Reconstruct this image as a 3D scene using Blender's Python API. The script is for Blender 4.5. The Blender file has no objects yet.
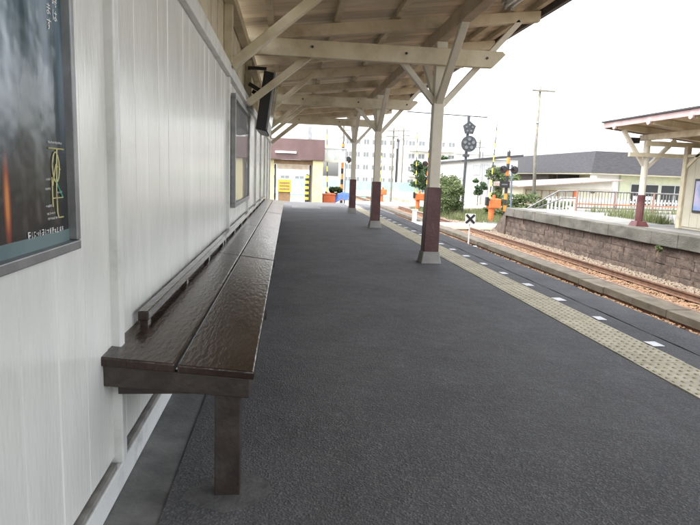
import bpy, bmesh, math, random
from mathutils import Vector, Matrix
random.seed(7)
sc = bpy.context.scene
C = sc.collection
R = math.radians

# ------------------------------------------------------------------ camera
FPX, VPX, VPY, TILT, EYE = 575.0, -61.0, -89.5, 0.037, 1.1
vy = -FPX * FPX / (VPY - TILT * VPX)
down = Vector((-TILT * vy, vy, FPX)).normalized()
fwd = Vector((VPX, VPY, FPX)).normalized()
upv = -down
rgt = fwd.cross(upv)
if rgt.x < 0:
    rgt = -rgt
rows = [rgt, fwd, upv]                       # world axes seen from the camera
cx = Vector([r.x for r in rows]); cy = -Vector([r.y for r in rows]); cz = -Vector([r.z for r in rows])
cam_d = bpy.data.cameras.new('camera'); cam = bpy.data.objects.new('camera', cam_d); C.objects.link(cam)
m = Matrix.Identity(4)
for i in range(3):
    m[i][0] = cx[i]; m[i][1] = cy[i]; m[i][2] = cz[i]
m[2][3] = EYE
cam.matrix_world = m
cam_d.sensor_fit = 'HORIZONTAL'; cam_d.sensor_width = 36.0; cam_d.lens = 36.0 * FPX / 700.0
cam_d.clip_start = 0.02; cam_d.clip_end = 2000
sc.camera = cam

# ------------------------------------------------------------------ sky, sun, exposure
SUN_EL, SUN_AZ = R(58), R(-118)              # azimuth clockwise from +Y: from behind the station, left of the camera
w = bpy.data.worlds.new('World'); sc.world = w; w.use_nodes = True
nt = w.node_tree; nt.nodes.clear()
out = nt.nodes.new('ShaderNodeOutputWorld'); bg = nt.nodes.new('ShaderNodeBackground')
sky = nt.nodes.new('ShaderNodeTexSky'); sky.sky_type = 'NISHITA'; sky.sun_disc = False
sky.sun_elevation = SUN_EL; sky.sun_rotation = SUN_AZ
sky.air_density = 1.0; sky.dust_density = 4.0; sky.ozone_density = 1.0
hs = nt.nodes.new('ShaderNodeHueSaturation'); hs.inputs['Saturation'].default_value = 0.22
nt.links.new(sky.outputs[0], hs.inputs['Color']); nt.links.new(hs.outputs[0], bg.inputs['Color'])
bg.inputs['Strength'].default_value = 0.15
nt.links.new(bg.outputs[0], out.inputs['Surface'])
sd = bpy.data.lights.new('sun', 'SUN'); sd.energy = 0.6; sd.angle = R(12); sd.color = (1.0, 0.96, 0.9)
so = bpy.data.objects.new('sun', sd); C.objects.link(so)
to_sun = Vector((math.sin(SUN_AZ) * math.cos(SUN_EL), math.cos(SUN_AZ) * math.cos(SUN_EL), math.sin(SUN_EL)))
so.rotation_euler = to_sun.to_track_quat('Z', 'Y').to_euler(); so.location = (-20, -10, 40)
vs = sc.view_settings
vs.view_transform = 'Standard'; vs.look = 'None'; vs.gamma = 1.0; vs.use_curve_mapping = False
vs.exposure = 2.5

# ------------------------------------------------------------------ materials
def nodes_of(name):
    mt = bpy.data.materials.new(name); mt.use_nodes = True
    t = mt.node_tree; b = t.nodes['Principled BSDF']
    return mt, t, b

def mat(name, c1, c2=None, rough=0.6, scale=6.0, stretch=(1, 1, 1), bump=0.0, bscale=60.0, bdist=0.01,
        detail=5.0, metal=0.0, rand=0.0, spec=0.5, lo=0.35, hi=0.65, rvar=0.0, dirt=None, dirt_scale=2.0, dirt_amt=0.5, bstretch=None, coat=0.0):
    mt, t, b = nodes_of(name)
    N, L = t.nodes, t.links
    tc = N.new('ShaderNodeTexCoord'); ge = N.new('ShaderNodeNewGeometry')
    mp = N.new('ShaderNodeMapping'); mp.inputs['Scale'].default_value = stretch
    L.new(ge.outputs['Position'], mp.inputs['Vector'])
    c2 = c2 or c1
    nz = N.new('ShaderNodeTexNoise'); nz.inputs['Scale'].default_value = scale; nz.inputs['Detail'].default_value = detail
    L.new(mp.outputs[0], nz.inputs['Vector'])
    rp = N.new('ShaderNodeValToRGB'); rp.color_ramp.elements[0].position = lo; rp.color_ramp.elements[1].position = hi
    rp.color_ramp.elements[0].color = (*c1, 1); rp.color_ramp.elements[1].color = (*c2, 1)
    L.new(nz.outputs['Fac'], rp.inputs[0])
    col = rp.outputs[0]
    if dirt:
        n2 = N.new('ShaderNodeTexNoise'); n2.inputs['Scale'].default_value = dirt_scale; n2.inputs['Detail'].default_value = 8
        n2.inputs['Roughness'].default_value = 0.65
        L.new(mp.outputs[0], n2.inputs['Vector'])
        r2 = N.new('ShaderNodeMapRange'); r2.inputs['From Min'].default_value = 0.5; r2.inputs['From Max'].default_value = 0.72
        r2.inputs['To Max'].default_value = dirt_amt
        L.new(n2.outputs['Fac'], r2.inputs['Value'])
        mx = N.new('ShaderNodeMix'); mx.data_type = 'RGBA'
        L.new(r2.outputs[0], mx.inputs['Factor']); L.new(col, mx.inputs[6]); mx.inputs[7].default_value = (*dirt, 1)
        col = mx.outputs[2]
    if rand:
        oi = N.new('ShaderNodeObjectInfo'); hv = N.new('ShaderNodeHueSaturation')
        mr = N.new('ShaderNodeMapRange'); mr.inputs['To Min'].default_value = 1 - rand; mr.inputs['To Max'].default_value = 1 + rand
        L.new(oi.outputs['Random'], mr.inputs['Value']); L.new(mr.outputs[0], hv.inputs['Value']); L.new(col, hv.inputs['Color'])
        col = hv.outputs[0]
    L.new(col, b.inputs['Base Color'])
    b.inputs['Roughness'].default_value = rough; b.inputs['Metallic'].default_value = metal
    b.inputs['Specular IOR Level'].default_value = spec
    b.inputs['Coat Weight'].default_value = coat
    if rvar:
        mr = N.new('ShaderNodeMapRange'); mr.inputs['To Min'].default_value = rough - rvar; mr.inputs['To Max'].default_value = rough + rvar
        n3 = N.new('ShaderNodeTexNoise'); n3.inputs['Scale'].default_value = scale * 2.3; L.new(mp.outputs[0], n3.inputs['Vector'])
        L.new(n3.outputs['Fac'], mr.inputs['Value']); L.new(mr.outputs[0], b.inputs['Roughness'])
    if bump:
        m2 = N.new('ShaderNodeMapping'); m2.inputs['Scale'].default_value = bstretch or stretch
        L.new(ge.outputs['Position'], m2.inputs['Vector'])
        nb = N.new('ShaderNodeTexNoise'); nb.inputs['Scale'].default_value = bscale; nb.inputs['Detail'].default_value = 6
        L.new(m2.outputs[0], nb.inputs['Vector'])
        bp = N.new('ShaderNodeBump'); bp.inputs['Strength'].default_value = bump; bp.inputs['Distance'].default_value = bdist
        L.new(nb.outputs['Fac'], bp.inputs['Height']); L.new(bp.outputs[0], b.inputs['Normal'])
    return mt

def stripes(name, ca, cb, period, axis='Z', rough=0.45, off=0.0):
    mt, t, b = nodes_of(name); N, L = t.nodes, t.links
    tc = N.new('ShaderNodeTexCoord'); sp = N.new('ShaderNodeSeparateXYZ'); L.new(tc.outputs['Object'], sp.inputs[0])
    a = N.new('ShaderNodeMath'); a.operation = 'MULTIPLY_ADD'; a.inputs[1].default_value = 1 / period; a.inputs[2].default_value = 100 + off
    L.new(sp.outputs[axis], a.inputs[0])
    f = N.new('ShaderNodeMath'); f.operation = 'FRACT'; L.new(a.outputs[0], f.inputs[0])
    g = N.new('ShaderNodeMath'); g.operation = 'GREATER_THAN'; g.inputs[1].default_value = 0.5; L.new(f.outputs[0], g.inputs[0])
    mx = N.new('ShaderNodeMix'); mx.data_type = 'RGBA'; L.new(g.outputs[0], mx.inputs['Factor'])
    mx.inputs[6].default_value = (*ca, 1); mx.inputs[7].default_value = (*cb, 1)
    L.new(mx.outputs[2], b.inputs['Base Color']); b.inputs['Roughness'].default_value = rough
    return mt

def asphalt(name, c1, c2, speck, scale=420.0, bump=0.7):
    mt, t, b = nodes_of(name); N, L = t.nodes, t.links
    ge = N.new('ShaderNodeNewGeometry')
    n1 = N.new('ShaderNodeTexNoise'); n1.inputs['Scale'].default_value = 0.9; n1.inputs['Detail'].default_value = 8; n1.inputs['Roughness'].default_value = 0.65
    L.new(ge.outputs['Position'], n1.inputs['Vector'])
    rp = N.new('ShaderNodeValToRGB'); rp.color_ramp.elements[0].position = 0.36; rp.color_ramp.elements[1].position = 0.66
    rp.color_ramp.elements[0].color = (*c1, 1); rp.color_ramp.elements[1].color = (*c2, 1); L.new(n1.outputs['Fac'], rp.inputs[0])
    vo = N.new('ShaderNodeTexVoronoi'); vo.inputs['Scale'].default_value = scale * 0.32; L.new(ge.outputs['Position'], vo.inputs['Vector'])
    sx = N.new('ShaderNodeSeparateColor'); L.new(vo.outputs['Color'], sx.inputs[0])
    mr = N.new('ShaderNodeMapRange'); mr.inputs['From Min'].default_value = 0.55; mr.inputs['To Max'].default_value = 0.75; L.new(sx.outputs[0], mr.inputs['Value'])
    mx = N.new('ShaderNodeMix'); mx.data_type = 'RGBA'; L.new(mr.outputs[0], mx.inputs['Factor']); L.new(rp.outputs[0], mx.inputs[6]); mx.inputs[7].default_value = (*speck, 1)
    n5 = N.new('ShaderNodeTexNoise'); n5.inputs['Scale'].default_value = 2.6; n5.inputs['Detail'].default_value = 9; n5.inputs['Roughness'].default_value = 0.7
    m5 = N.new('ShaderNodeMapping'); m5.inputs['Scale'].default_value = (1.0, 0.8, 1); m5.inputs['Location'].default_value = (3, 5, 0)
    L.new(ge.outputs['Position'], m5.inputs['Vector']); L.new(m5.outputs[0], n5.inputs['Vector'])
    r5 = N.new('ShaderNodeMapRange'); r5.inputs['From Min'].default_value = 0.3; r5.inputs['From Max'].default_value = 0.7; r5.inputs['To Min'].default_value = 0.82; r5.inputs['To Max'].default_value = 1.2
    L.new(n5.outputs['Fac'], r5.inputs['Value'])
    h5 = N.new('ShaderNodeHueSaturation'); L.new(r5.outputs[0], h5.inputs['Value']); L.new(mx.outputs[2], h5.inputs['Color'])
    v6 = N.new('ShaderNodeTexVoronoi'); v6.inputs['Scale'].default_value = 1.7; L.new(ge.outputs['Position'], v6.inputs['Vector'])
    r6 = N.new('ShaderNodeMapRange'); r6.inputs['From Min'].default_value = 0.022; r6.inputs['From Max'].default_value = 0.034; r6.inputs['To Min'].default_value = 0.55; r6.inputs['To Max'].default_value = 0.0
    L.new(v6.outputs['Distance'], r6.inputs['Value'])
    x6 = N.new('ShaderNodeMix'); x6.data_type = 'RGBA'; L.new(r6.outputs[0], x6.inputs['Factor']); L.new(h5.outputs[0], x6.inputs[6]); x6.inputs[7].default_value = (0.2, 0.2, 0.19, 1)
    L.new(x6.outputs[2], b.inputs['Base Color'])
    b.inputs['Roughness'].default_value = 0.8; b.inputs['Specular IOR Level'].default_value = 0.4
    bp = N.new('ShaderNodeBump'); bp.inputs['Strength'].default_value = bump; bp.inputs['Distance'].default_value = 0.004
    L.new(vo.outputs['Distance'], bp.inputs['Height'])
    bp2 = N.new('ShaderNodeBump'); bp2.inputs['Strength'].default_value = 0.35; bp2.inputs['Distance'].default_value = 0.03
    n2 = N.new('ShaderNodeTexNoise'); n2.inputs['Scale'].default_value = 7; n2.inputs['Detail'].default_value = 6; L.new(ge.outputs['Position'], n2.inputs['Vector'])
    L.new(n2.outputs['Fac'], bp2.inputs['Height']); L.new(bp2.outputs[0], bp.inputs['Normal']); L.new(bp.outputs[0], b.inputs['Normal'])
    return mt

def glassy(name, col, rough=0.03, alpha=1.0, metal=0.0, spec=0.8):
    mt, t, b = nodes_of(name)
    b.inputs['Base Color'].default_value = (*col, 1); b.inputs['Roughness'].default_value = rough
    b.inputs['Metallic'].default_value = metal; b.inputs['Specular IOR Level'].default_value = spec
    b.inputs['Alpha'].default_value = alpha
    return mt

def leafy(name, a, b_, c):
    mt, t, b = nodes_of(name); N, L = t.nodes, t.links
    at = N.new('ShaderNodeAttribute'); at.attribute_name = 'leafv'
    rp = N.new('ShaderNodeValToRGB'); e = rp.color_ramp.elements
    e[0].color = (*a, 1); e[1].color = (*c, 1); k = e.new(0.5); k.color = (*b_, 1)
    L.new(at.outputs['Fac'], rp.inputs[0]); L.new(rp.outputs[0], b.inputs['Base Color'])
    b.inputs['Roughness'].default_value = 0.6
    tr = N.new('ShaderNodeBsdfTranslucent'); L.new(rp.outputs[0], tr.inputs['Color'])
    ms = N.new('ShaderNodeMixShader'); ms.inputs[0].default_value = 0.3
    L.new(b.outputs[0], ms.inputs[1]); L.new(tr.outputs[0], ms.inputs[2]); L.new(ms.outputs[0], N['Material Output'].inputs['Surface'])
    return mt

M = {}
M['asphalt'] = asphalt('platform asphalt', (0.070, 0.070, 0.074), (0.100, 0.100, 0.104), (0.155, 0.155, 0.157))
M['edge'] = asphalt('edge asphalt', (0.058, 0.06, 0.065), (0.115, 0.117, 0.122), (0.14, 0.14, 0.14), 300, 0.6)
M['gutter'] = mat('gutter concrete', (0.10, 0.10, 0.098), (0.20, 0.20, 0.19), 0.8, 5, bump=0.4, bscale=70, dirt=(0.06, 0.06, 0.058), dirt_scale=3, dirt_amt=0.8)
M['joint'] = mat('crack filler', (0.012, 0.012, 0.012), rough=0.9)
M['wall'] = mat('white gloss paint', (0.72, 0.73, 0.695), (0.78, 0.785, 0.75), 0.22, 5, (1, 1, 0.25), bump=0.4, bscale=50, bdist=0.004, bstretch=(1, 1.3, 0.3),
                rand=0.03, dirt=(0.55, 0.55, 0.50), dirt_scale=3.0, dirt_amt=0.4, rvar=0.07, spec=0.75)
M['trim'] = mat('white trim paint', (0.66, 0.675, 0.65), (0.73, 0.74, 0.71), 0.36, 4, bump=0.25, bscale=40, bdist=0.004, dirt=(0.30, 0.29, 0.25), dirt_scale=5, dirt_amt=0.5)
M['skirt'] = mat('skirting paint', (0.66, 0.67, 0.66), (0.74, 0.75, 0.74), 0.5, 6, bump=0.2, dirt=(0.22, 0.21, 0.19), dirt_scale=6, dirt_amt=0.6)
M['ledge'] = mat('grimy ledge', (0.16, 0.155, 0.14), (0.30, 0.29, 0.27), 0.7, 9, dirt=(0.08, 0.075, 0.07), dirt_scale=8, dirt_amt=0.7)
M['cream'] = mat('cream timber paint', (0.54, 0.48, 0.34), (0.66, 0.60, 0.46), 0.55, 3, bump=0.25, bscale=30, rand=0.05, dirt=(0.22, 0.17, 0.11), dirt_scale=2.2, dirt_amt=0.55)
M['postwhite'] = mat('white timber paint', (0.62, 0.58, 0.48), (0.72, 0.68, 0.59), 0.5, 3, bump=0.3, bscale=30, rand=0.04, dirt=(0.35, 0.32, 0.27), dirt_scale=3, dirt_amt=0.5)
M['deck'] = mat('tan roof boards', (0.60, 0.50, 0.36), (0.76, 0.66, 0.51), 0.65, 4, (0.35, 1, 1), bump=0.3, bscale=30, rand=0.22, dirt=(0.22, 0.15, 0.09), dirt_scale=1.6, dirt_amt=0.6)
M['rafter'] = mat('tan rafters', (0.50, 0.43, 0.30), (0.64, 0.56, 0.42), 0.6, 4, bump=0.25, bscale=30, rand=0.08, dirt=(0.18, 0.13, 0.08), dirt_scale=2.5, dirt_amt=0.6)
M['beam'] = mat('dull brown beam', (0.36, 0.29, 0.21), (0.48, 0.40, 0.30), 0.6, 4, bump=0.25, bscale=30)
M['brown'] = mat('maroon brown paint', (0.070, 0.020, 0.022), (0.100, 0.034, 0.034), 0.42, 5, bump=0.3, bscale=30, dirt=(0.12, 0.09, 0.08), dirt_scale=5, dirt_amt=0.35)
M['bench'] = mat('dark brown bench paint', (0.026, 0.016, 0.0125), (0.044, 0.029, 0.023), 0.15, 7, (1, 0.5, 1), bump=0.6, bscale=38, bdist=0.004, bstretch=(1.9, 0.5, 1), rvar=0.09, rand=0.1,
                 dirt=(0.07, 0.055, 0.045), dirt_scale=5, dirt_amt=0.4)
M['benchleg'] = mat('brown bench leg paint', (0.028, 0.020, 0.017), (0.045, 0.034, 0.028), 0.45, 9, bump=0.3, bscale=40, dirt=(0.09, 0.08, 0.07), dirt_scale=7, dirt_amt=0.5)
M['concrete'] = mat('concrete', (0.24, 0.235, 0.22), (0.36, 0.35, 0.33), 0.85, 3, bump=0.4, bscale=50, dirt=(0.12, 0.12, 0.10), dirt_scale=2, dirt_amt=0.6)
M['coping'] = mat('weathered coping', (0.052, 0.050, 0.042), (0.105, 0.10, 0.086), 0.85, 4, (1, 0.5, 1), bump=0.6, bscale=30, bdist=0.02, rand=0.08, dirt=(0.07, 0.075, 0.055), dirt_scale=2.6, dirt_amt=0.85)
M['plattop'] = mat('pale platform top', (0.125, 0.123, 0.115), (0.18, 0.177, 0.168), 0.85, 2, bump=0.3, bscale=50, dirt=(0.2, 0.2, 0.18), dirt_scale=1.2, dirt_amt=0.5)
M['trough'] = mat('concrete trough lids', (0.056, 0.046, 0.033), (0.10, 0.086, 0.066), 0.85, 5, (1, 0.6, 1), bump=0.4, bscale=40, rand=0.1, dirt=(0.11, 0.10, 0.06), dirt_scale=2, dirt_amt=0.7)
M['troughside'] = mat('rust streaked trough side', (0.11, 0.055, 0.035), (0.17, 0.10, 0.065), 0.9, 4, bump=0.4, bscale=40)
M['stone'] = mat('brown stone', (0.052, 0.037, 0.029), (0.105, 0.076, 0.06), 0.9, 5, bump=0.8, bscale=18, bdist=0.03, rand=0.22, dirt=(0.07, 0.055, 0.045), dirt_scale=4, dirt_amt=0.6)
M['mortar'] = mat('dark joint', (0.05, 0.038, 0.032), rough=0.95)
M['ballast'] = mat('rust stained ballast', (0.155, 0.09, 0.05), (0.26, 0.17, 0.105), 0.9, 14, dirt=(0.15, 0.08, 0.04), dirt_scale=6, dirt_amt=0.6, bump=0.6, bscale=45, bdist=0.03)
M['ballast2'] = mat('tan ballast', (0.13, 0.10, 0.072), (0.25, 0.205, 0.16), 0.9, 16, dirt=(0.14, 0.10, 0.07), dirt_scale=7, dirt_amt=0.6, bump=0.6, bscale=45, bdist=0.03)
M['rail'] = mat('rusty rail', (0.08, 0.045, 0.03), (0.15, 0.08, 0.05), 0.6, 8)
M['railtop'] = mat('worn rail head', (0.16, 0.10, 0.07), (0.26, 0.18, 0.14), 0.45, 8, metal=0.4)
M['sleeper'] = mat('stained sleeper', (0.16, 0.08, 0.04), (0.24, 0.14, 0.075), 0.9, 9, bump=0.4, bscale=40)
M['tile'] = mat('faded yellow tactile tile', (0.46, 0.425, 0.31), (0.57, 0.535, 0.42), 0.75, 9, bump=0.25, bscale=90, rand=0.07, dirt=(0.24, 0.21, 0.15), dirt_scale=4, dirt_amt=0.55)
M['tiledot'] = mat('worn tactile dots', (0.36, 0.31, 0.20), (0.50, 0.45, 0.32), 0.75, 20, rand=0.1)
M['mark'] = mat('white road paint', (0.74, 0.75, 0.78), (0.84, 0.84, 0.85), 0.6, 25, dirt=(0.45, 0.45, 0.45), dirt_scale=20, dirt_amt=0.4)
M['steel'] = mat('grey metal', (0.28, 0.29, 0.30), (0.36, 0.37, 0.38), 0.38, 8, metal=0.5)
M['galv'] = mat('dull galvanised rail', (0.11, 0.11, 0.11), (0.17, 0.165, 0.16), 0.55, 8, metal=0.2)
M['farpane'] = glassy('pale far glass', (0.16, 0.175, 0.18), 0.35, 1.0, 0.0, 0.3)  # glass colour lightened to stand in for washed-out, sky-reflecting panes
M['alu'] = mat('aluminium frame', (0.22, 0.225, 0.23), (0.30, 0.305, 0.31), 0.42, 10, metal=0.6, bump=0.1, bscale=80)
M['black'] = mat('black plastic', (0.008, 0.008, 0.009), (0.014, 0.014, 0.015), 0.4, 8)
M['darkmetal'] = mat('dark metal', (0.022, 0.026, 0.03), (0.04, 0.044, 0.05), 0.5, 8)
M['ground'] = mat('dry earth', (0.20, 0.17, 0.12), (0.33, 0.30, 0.24), 0.95, 1.2, bump=0.5, bscale=12, bdist=0.05, dirt=(0.08, 0.11, 0.04), dirt_scale=0.5, dirt_amt=0.7)
M['road'] = mat('pale concrete road', (0.28, 0.275, 0.26), (0.36, 0.355, 0.34), 0.9, 1.5, bump=0.2, bscale=40)
M['orange'] = mat('orange paint', (0.50, 0.10, 0.025), (0.58, 0.14, 0.04), 0.45, 4)
M['yellow'] = mat('yellow paint', (0.42, 0.31, 0.03), (0.50, 0.38, 0.05), 0.5, 6)
M['signbrown'] = mat('brown cabinet', (0.20, 0.12, 0.06), (0.27, 0.17, 0.09), 0.6, 6)
M['red'] = mat('dull red', (0.28, 0.04, 0.03), (0.35, 0.06, 0.05), 0.5, 4)
M['blue'] = mat('blue tarp', (0.06, 0.14, 0.42), (0.10, 0.20, 0.52), 0.5, 5)
M['teal'] = mat('teal hoarding', (0.24, 0.40, 0.37), (0.30, 0.46, 0.43), 0.6, 2)
M['fasciabrown'] = mat('plum brown fascia', (0.105, 0.064, 0.062), (0.135, 0.083, 0.08), 0.6, 2, bump=0.1, bscale=20)
M['yellowwall'] = mat('pale yellow render', (0.52, 0.46, 0.25), (0.58, 0.52, 0.31), 0.8, 3)
M['creamwall'] = mat('cream render', (0.46, 0.43, 0.33), (0.54, 0.51, 0.41), 0.8, 2, dirt=(0.42, 0.40, 0.3), dirt_scale=1.2, dirt_amt=0.4)
M['greenwall'] = mat('pale green render', (0.38, 0.40, 0.28), (0.45, 0.47, 0.34), 0.8, 2)
M['greyroof'] = mat('grey shingle roof', (0.030, 0.030, 0.034), (0.046, 0.046, 0.052), 0.85, 3, (1, 1, 6), bump=0.2, bscale=10)
M['white'] = mat('white render', (0.56, 0.56, 0.55), (0.64, 0.64, 0.63), 0.8, 1, dirt=(0.6, 0.6, 0.6), dirt_scale=0.8, dirt_amt=0.4)
M['window'] = glassy('dark window glass', (0.035, 0.04, 0.042), 0.12, 1.0, 0.0, 0.25)
M['winframe'] = mat('window frame grey', (0.40, 0.41, 0.42), rough=0.5)
M['tinroof'] = mat('weathered tin roof', (0.13, 0.095, 0.085), (0.24, 0.20, 0.185), 0.6, 3, (3, 0.4, 1), dirt=(0.25, 0.12, 0.09), dirt_scale=1, dirt_amt=0.7)
M['wood'] = mat('utility pole timber', (0.12, 0.115, 0.095), (0.19, 0.18, 0.15), 0.85, 4, bump=0.3, bscale=20)
M['pink'] = mat('dusty pink fascia', (0.33, 0.225, 0.22), (0.40, 0.285, 0.275), 0.6, 3)
M['roofsheet'] = mat('grey roof sheet', (0.09, 0.085, 0.09), (0.14, 0.13, 0.135), 0.5, 5, metal=0.2)
M['curtain'] = mat('pale curtain', (0.26, 0.25, 0.20), (0.36, 0.345, 0.29), 0.9, 6, (6, 6, 0.5))
M['lens'] = glassy('signal lens', (0.09, 0.10, 0.11), 0.3)
M['redlens'] = glassy('red lens', (0.10, 0.02, 0.018), 0.25)
M['tube'] = mat('white lamp tube', (0.80, 0.80, 0.80), rough=0.3)
M['paper'] = mat('white print', (0.80, 0.80, 0.80), rough=0.5)
M['lineyellow'] = mat('yellow print', (0.62, 0.58, 0.28), rough=0.5)
M['linegreen'] = mat('green print', (0.10, 0.40, 0.30), rough=0.5)
M['screen'] = glassy('dark screen', (0.01, 0.012, 0.014), 0.12)
M['soil'] = mat('bark', (0.09, 0.065, 0.045), (0.14, 0.10, 0.07), 0.9, 6)
M['leafA'] = leafy('shrub leaves', (0.040, 0.058, 0.02), (0.085, 0.118, 0.04), (0.15, 0.19, 0.08))
M['leafB'] = leafy('dark tree leaves', (0.02, 0.045, 0.02), (0.04, 0.08, 0.03), (0.08, 0.13, 0.045))
M['leafC'] = leafy('grass blades', (0.06, 0.08, 0.03), (0.11, 0.135, 0.05), (0.20, 0.21, 0.10))
M['stripeYB'] = stripes('yellow black bands', (0.62, 0.48, 0.05), (0.02, 0.02, 0.02), 0.62)
M['stripeOB'] = stripes('orange black bands', (0.74, 0.20, 0.03), (0.02, 0.02, 0.022), 0.62)
M['stripeTape'] = stripes('yellow black guard', (0.66, 0.52, 0.06), (0.02, 0.02, 0.02), 0.34)

# ------------------------------------------------------------------ builders
class MB:
    def __init__(s): s.v = []; s.f = []; s.mi = []; s.cur = 0
    def add(s, vs, fs):
        o = len(s.v); s.v += [tuple(v) for v in vs]; s.f += [tuple(i + o for i in f) for f in fs]; s.mi += [s.cur] * len(fs); return s
    def box(s, x0, x1, y0, y1, z0, z1):
        return s.add([(x0, y0, z0), (x1, y0, z0), (x1, y1, z0), (x0, y1, z0), (x0, y0, z1), (x1, y0, z1), (x1, y1, z1), (x0, y1, z1)],
                     [(3, 2, 1, 0), (4, 5, 6, 7), (0, 1, 5, 4), (1, 2, 6, 5), (2, 3, 7, 6), (3, 0, 4, 7)])
    def hexa(s, lo, hi):                      # lower and upper quads (same winding, ccw from above)
        return s.add(list(lo) + list(hi), [(3, 2, 1, 0), (4, 5, 6, 7), (0, 1, 5, 4), (1, 2, 6, 5), (2, 3, 7, 6), (3, 0, 4, 7)])
    def beam(s, a, b, w, h, up=(0, 0, 1)):    # rectangular bar between two points
        a = Vector(a); b = Vector(b); d = (b - a).normalized(); u = Vector(up)
        sd = d.cross(u)
        if sd.length < 1e-4: sd = d.cross(Vector((0, 1, 0)))
        sd.normalize(); u = sd.cross(d).normalized(); sd *= w / 2; u *= h / 2
        q = [a - sd - u, a + sd - u, a + sd + u, a - sd + u, b - sd - u, b + sd - u, b + sd + u, b - sd + u]
        return s.add(q, [(0, 1, 2, 3), (7, 6, 5, 4), (4, 5, 1, 0), (5, 6, 2, 1), (6, 7, 3, 2), (7, 4, 0, 3)])
    def tube(s, pts, r, n=8, cap=True):
        pts = [Vector(p) for p in pts]; rs = r if isinstance(r, (list, tuple)) else [r] * len(pts)
        vs, fs = [], []
        for i, p in enumerate(pts):
            d = (pts[min(i + 1, len(pts) - 1)] - pts[max(i - 1, 0)]).normalized()
            a = d.cross(Vector((0, 0, 1)))
            if a.length < 1e-3: a = d.cross(Vector((0, 1, 0)))
            a.normalize(); b = d.cross(a)
            for k in range(n):
                t = 2 * math.pi * k / n; vs.append(p + (a * math.cos(t) + b * math.sin(t)) * rs[i])
        for i in range(len(pts) - 1):
            for k in range(n):
                k2 = (k + 1) % n; fs.append((i * n + k, i * n + k2, (i + 1) * n + k2, (i + 1) * n + k))
        if cap:
            fs.append(tuple(range(n))); fs.append(tuple(reversed(range((len(pts) - 1) * n, len(pts) * n))))
        return s.add(vs, fs)
    def prism(s, poly, a, b):                 # polygon points -> function a(p), b(p) give two end vertices
        n = len(poly); vs = [a(p) for p in poly] + [b(p) for p in poly]
        fs = [tuple(range(n)), tuple(reversed(range(n, 2 * n)))] + [(i, i + n, (i + 1) % n + n, (i + 1) % n) for i in range(n)]
        return s.add(vs, fs)
    def disc(s, c, r, y0, y1, n=20):          # short cylinder along Y
        return s.prism([(math.cos(2 * math.pi * k / n) * r, math.sin(2 * math.pi * k / n) * r) for k in range(n)],
                       lambda p: (c[0] + p[0], y0, c[1] + p[1]), lambda p: (c[0] + p[0], y1, c[1] + p[1]))
    def mesh(s, name, off=(0, 0, 0)):
        me = bpy.data.meshes.new(name)
        me.from_pydata([(v[0] - off[0], v[1] - off[1], v[2] - off[2]) for v in s.v], [], s.f)
        bm = bmesh.new(); bm.from_mesh(me); bmesh.ops.recalc_face_normals(bm, faces=bm.faces); bm.to_mesh(me); bm.free()
        if any(s.mi): me.polygons.foreach_set('material_index', s.mi)
        me.update(); return me

ORG = {}
def link(o, org):
    C.objects.link(o); ORG[o.name] = Vector(org); return o
def tag(o, label, cat, group=None):
    o['label'] = label; o['category'] = cat
    if group: o['group'] = group
    return o
def thing(name, label, cat, loc=(0, 0, 0), group=None):
    o = bpy.data.objects.new(name, None); o.location = loc; o.empty_display_size = 0.2
    link(o, loc); return tag(o, label, cat, group)
def part(name, mb, mt, parent, label=None, bevel=0.0, smooth=False, kind=None):
    org = ORG[parent.name]
    me = mb.mesh(name, org)
    for x in (mt if isinstance(mt, list) else [mt]): me.materials.append(x)
    if smooth: me.polygons.foreach_set('use_smooth', [True] * len(me.polygons))
    o = bpy.data.objects.new(name, me); o.parent = parent; link(o, org)
    if label: o['label'] = label
    if kind: o['kind'] = kind
    if bevel: bev(o, bevel)
    return o
def bev(o, wd, seg=2):
    b = o.modifiers.new('bevel', 'BEVEL'); b.width = wd; b.segments = seg; b.limit_method = 'ANGLE'
def inst(name, me, parent, loc, rot=None, scale=None, bevel=0.0):   # shared mesh piece, loc in world
    o = bpy.data.objects.new(name, me); o.parent = parent
    o.location = Vector(loc) - ORG[parent.name]
    if rot: o.rotation_euler = rot
    if scale: o.scale = scale
    link(o, loc)
    if bevel: bev(o, bevel)
    return o
def solo(name, mb, mt, label, cat, loc=(0, 0, 0), group=None, smooth=False, bevel=0):
    me = mb.mesh(name, loc)
    for x in (mt if isinstance(mt, list) else [mt]): me.materials.append(x)
    if smooth: me.polygons.foreach_set('use_smooth', [True] * len(me.polygons))
    o = bpy.data.objects.new(name, me); o.location = loc; link(o, loc)
    if bevel: bev(o, bevel)
    return tag(o, label, cat, group)
def struct(name, mb, mt, kind='structure', label=None, smooth=False):
    me = mb.mesh(name)
    for x in (mt if isinstance(mt, list) else [mt]): me.materials.append(x)
    if smooth: me.polygons.foreach_set('use_smooth', [True] * len(me.polygons))
    o = bpy.data.objects.new(name, me); o['kind'] = kind; link(o, (0, 0, 0))
    if label: o['label'] = label
    return o
def copy_tree(o, loc=None, label=None, parent=None, rotz=None):
    c = o.copy(); C.objects.link(c); c.parent = parent; ORG[c.name] = Vector(loc) if loc else Vector()
    if loc is not None: c.location = loc
    if rotz is not None: c.rotation_euler.z = rotz
    if label: c['label'] = label
    for ch in list(o.children): copy_tree(ch, parent=c)
    return c
def meshed(mb, name, *mts):
    me = mb.mesh(name)
    for x in mts: me.materials.append(x)
    return me
U = random.uniform

# ================================================================== SETTING
GZ = -1.22
# one ground sheet to the horizon
struct('ground', MB().add([(-700, -300, GZ - .06), (700, -300, GZ - .06), (700, 900, GZ - .06), (-700, 900, GZ - .06)], [(0, 1, 2, 3)]), M['ground'])
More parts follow.
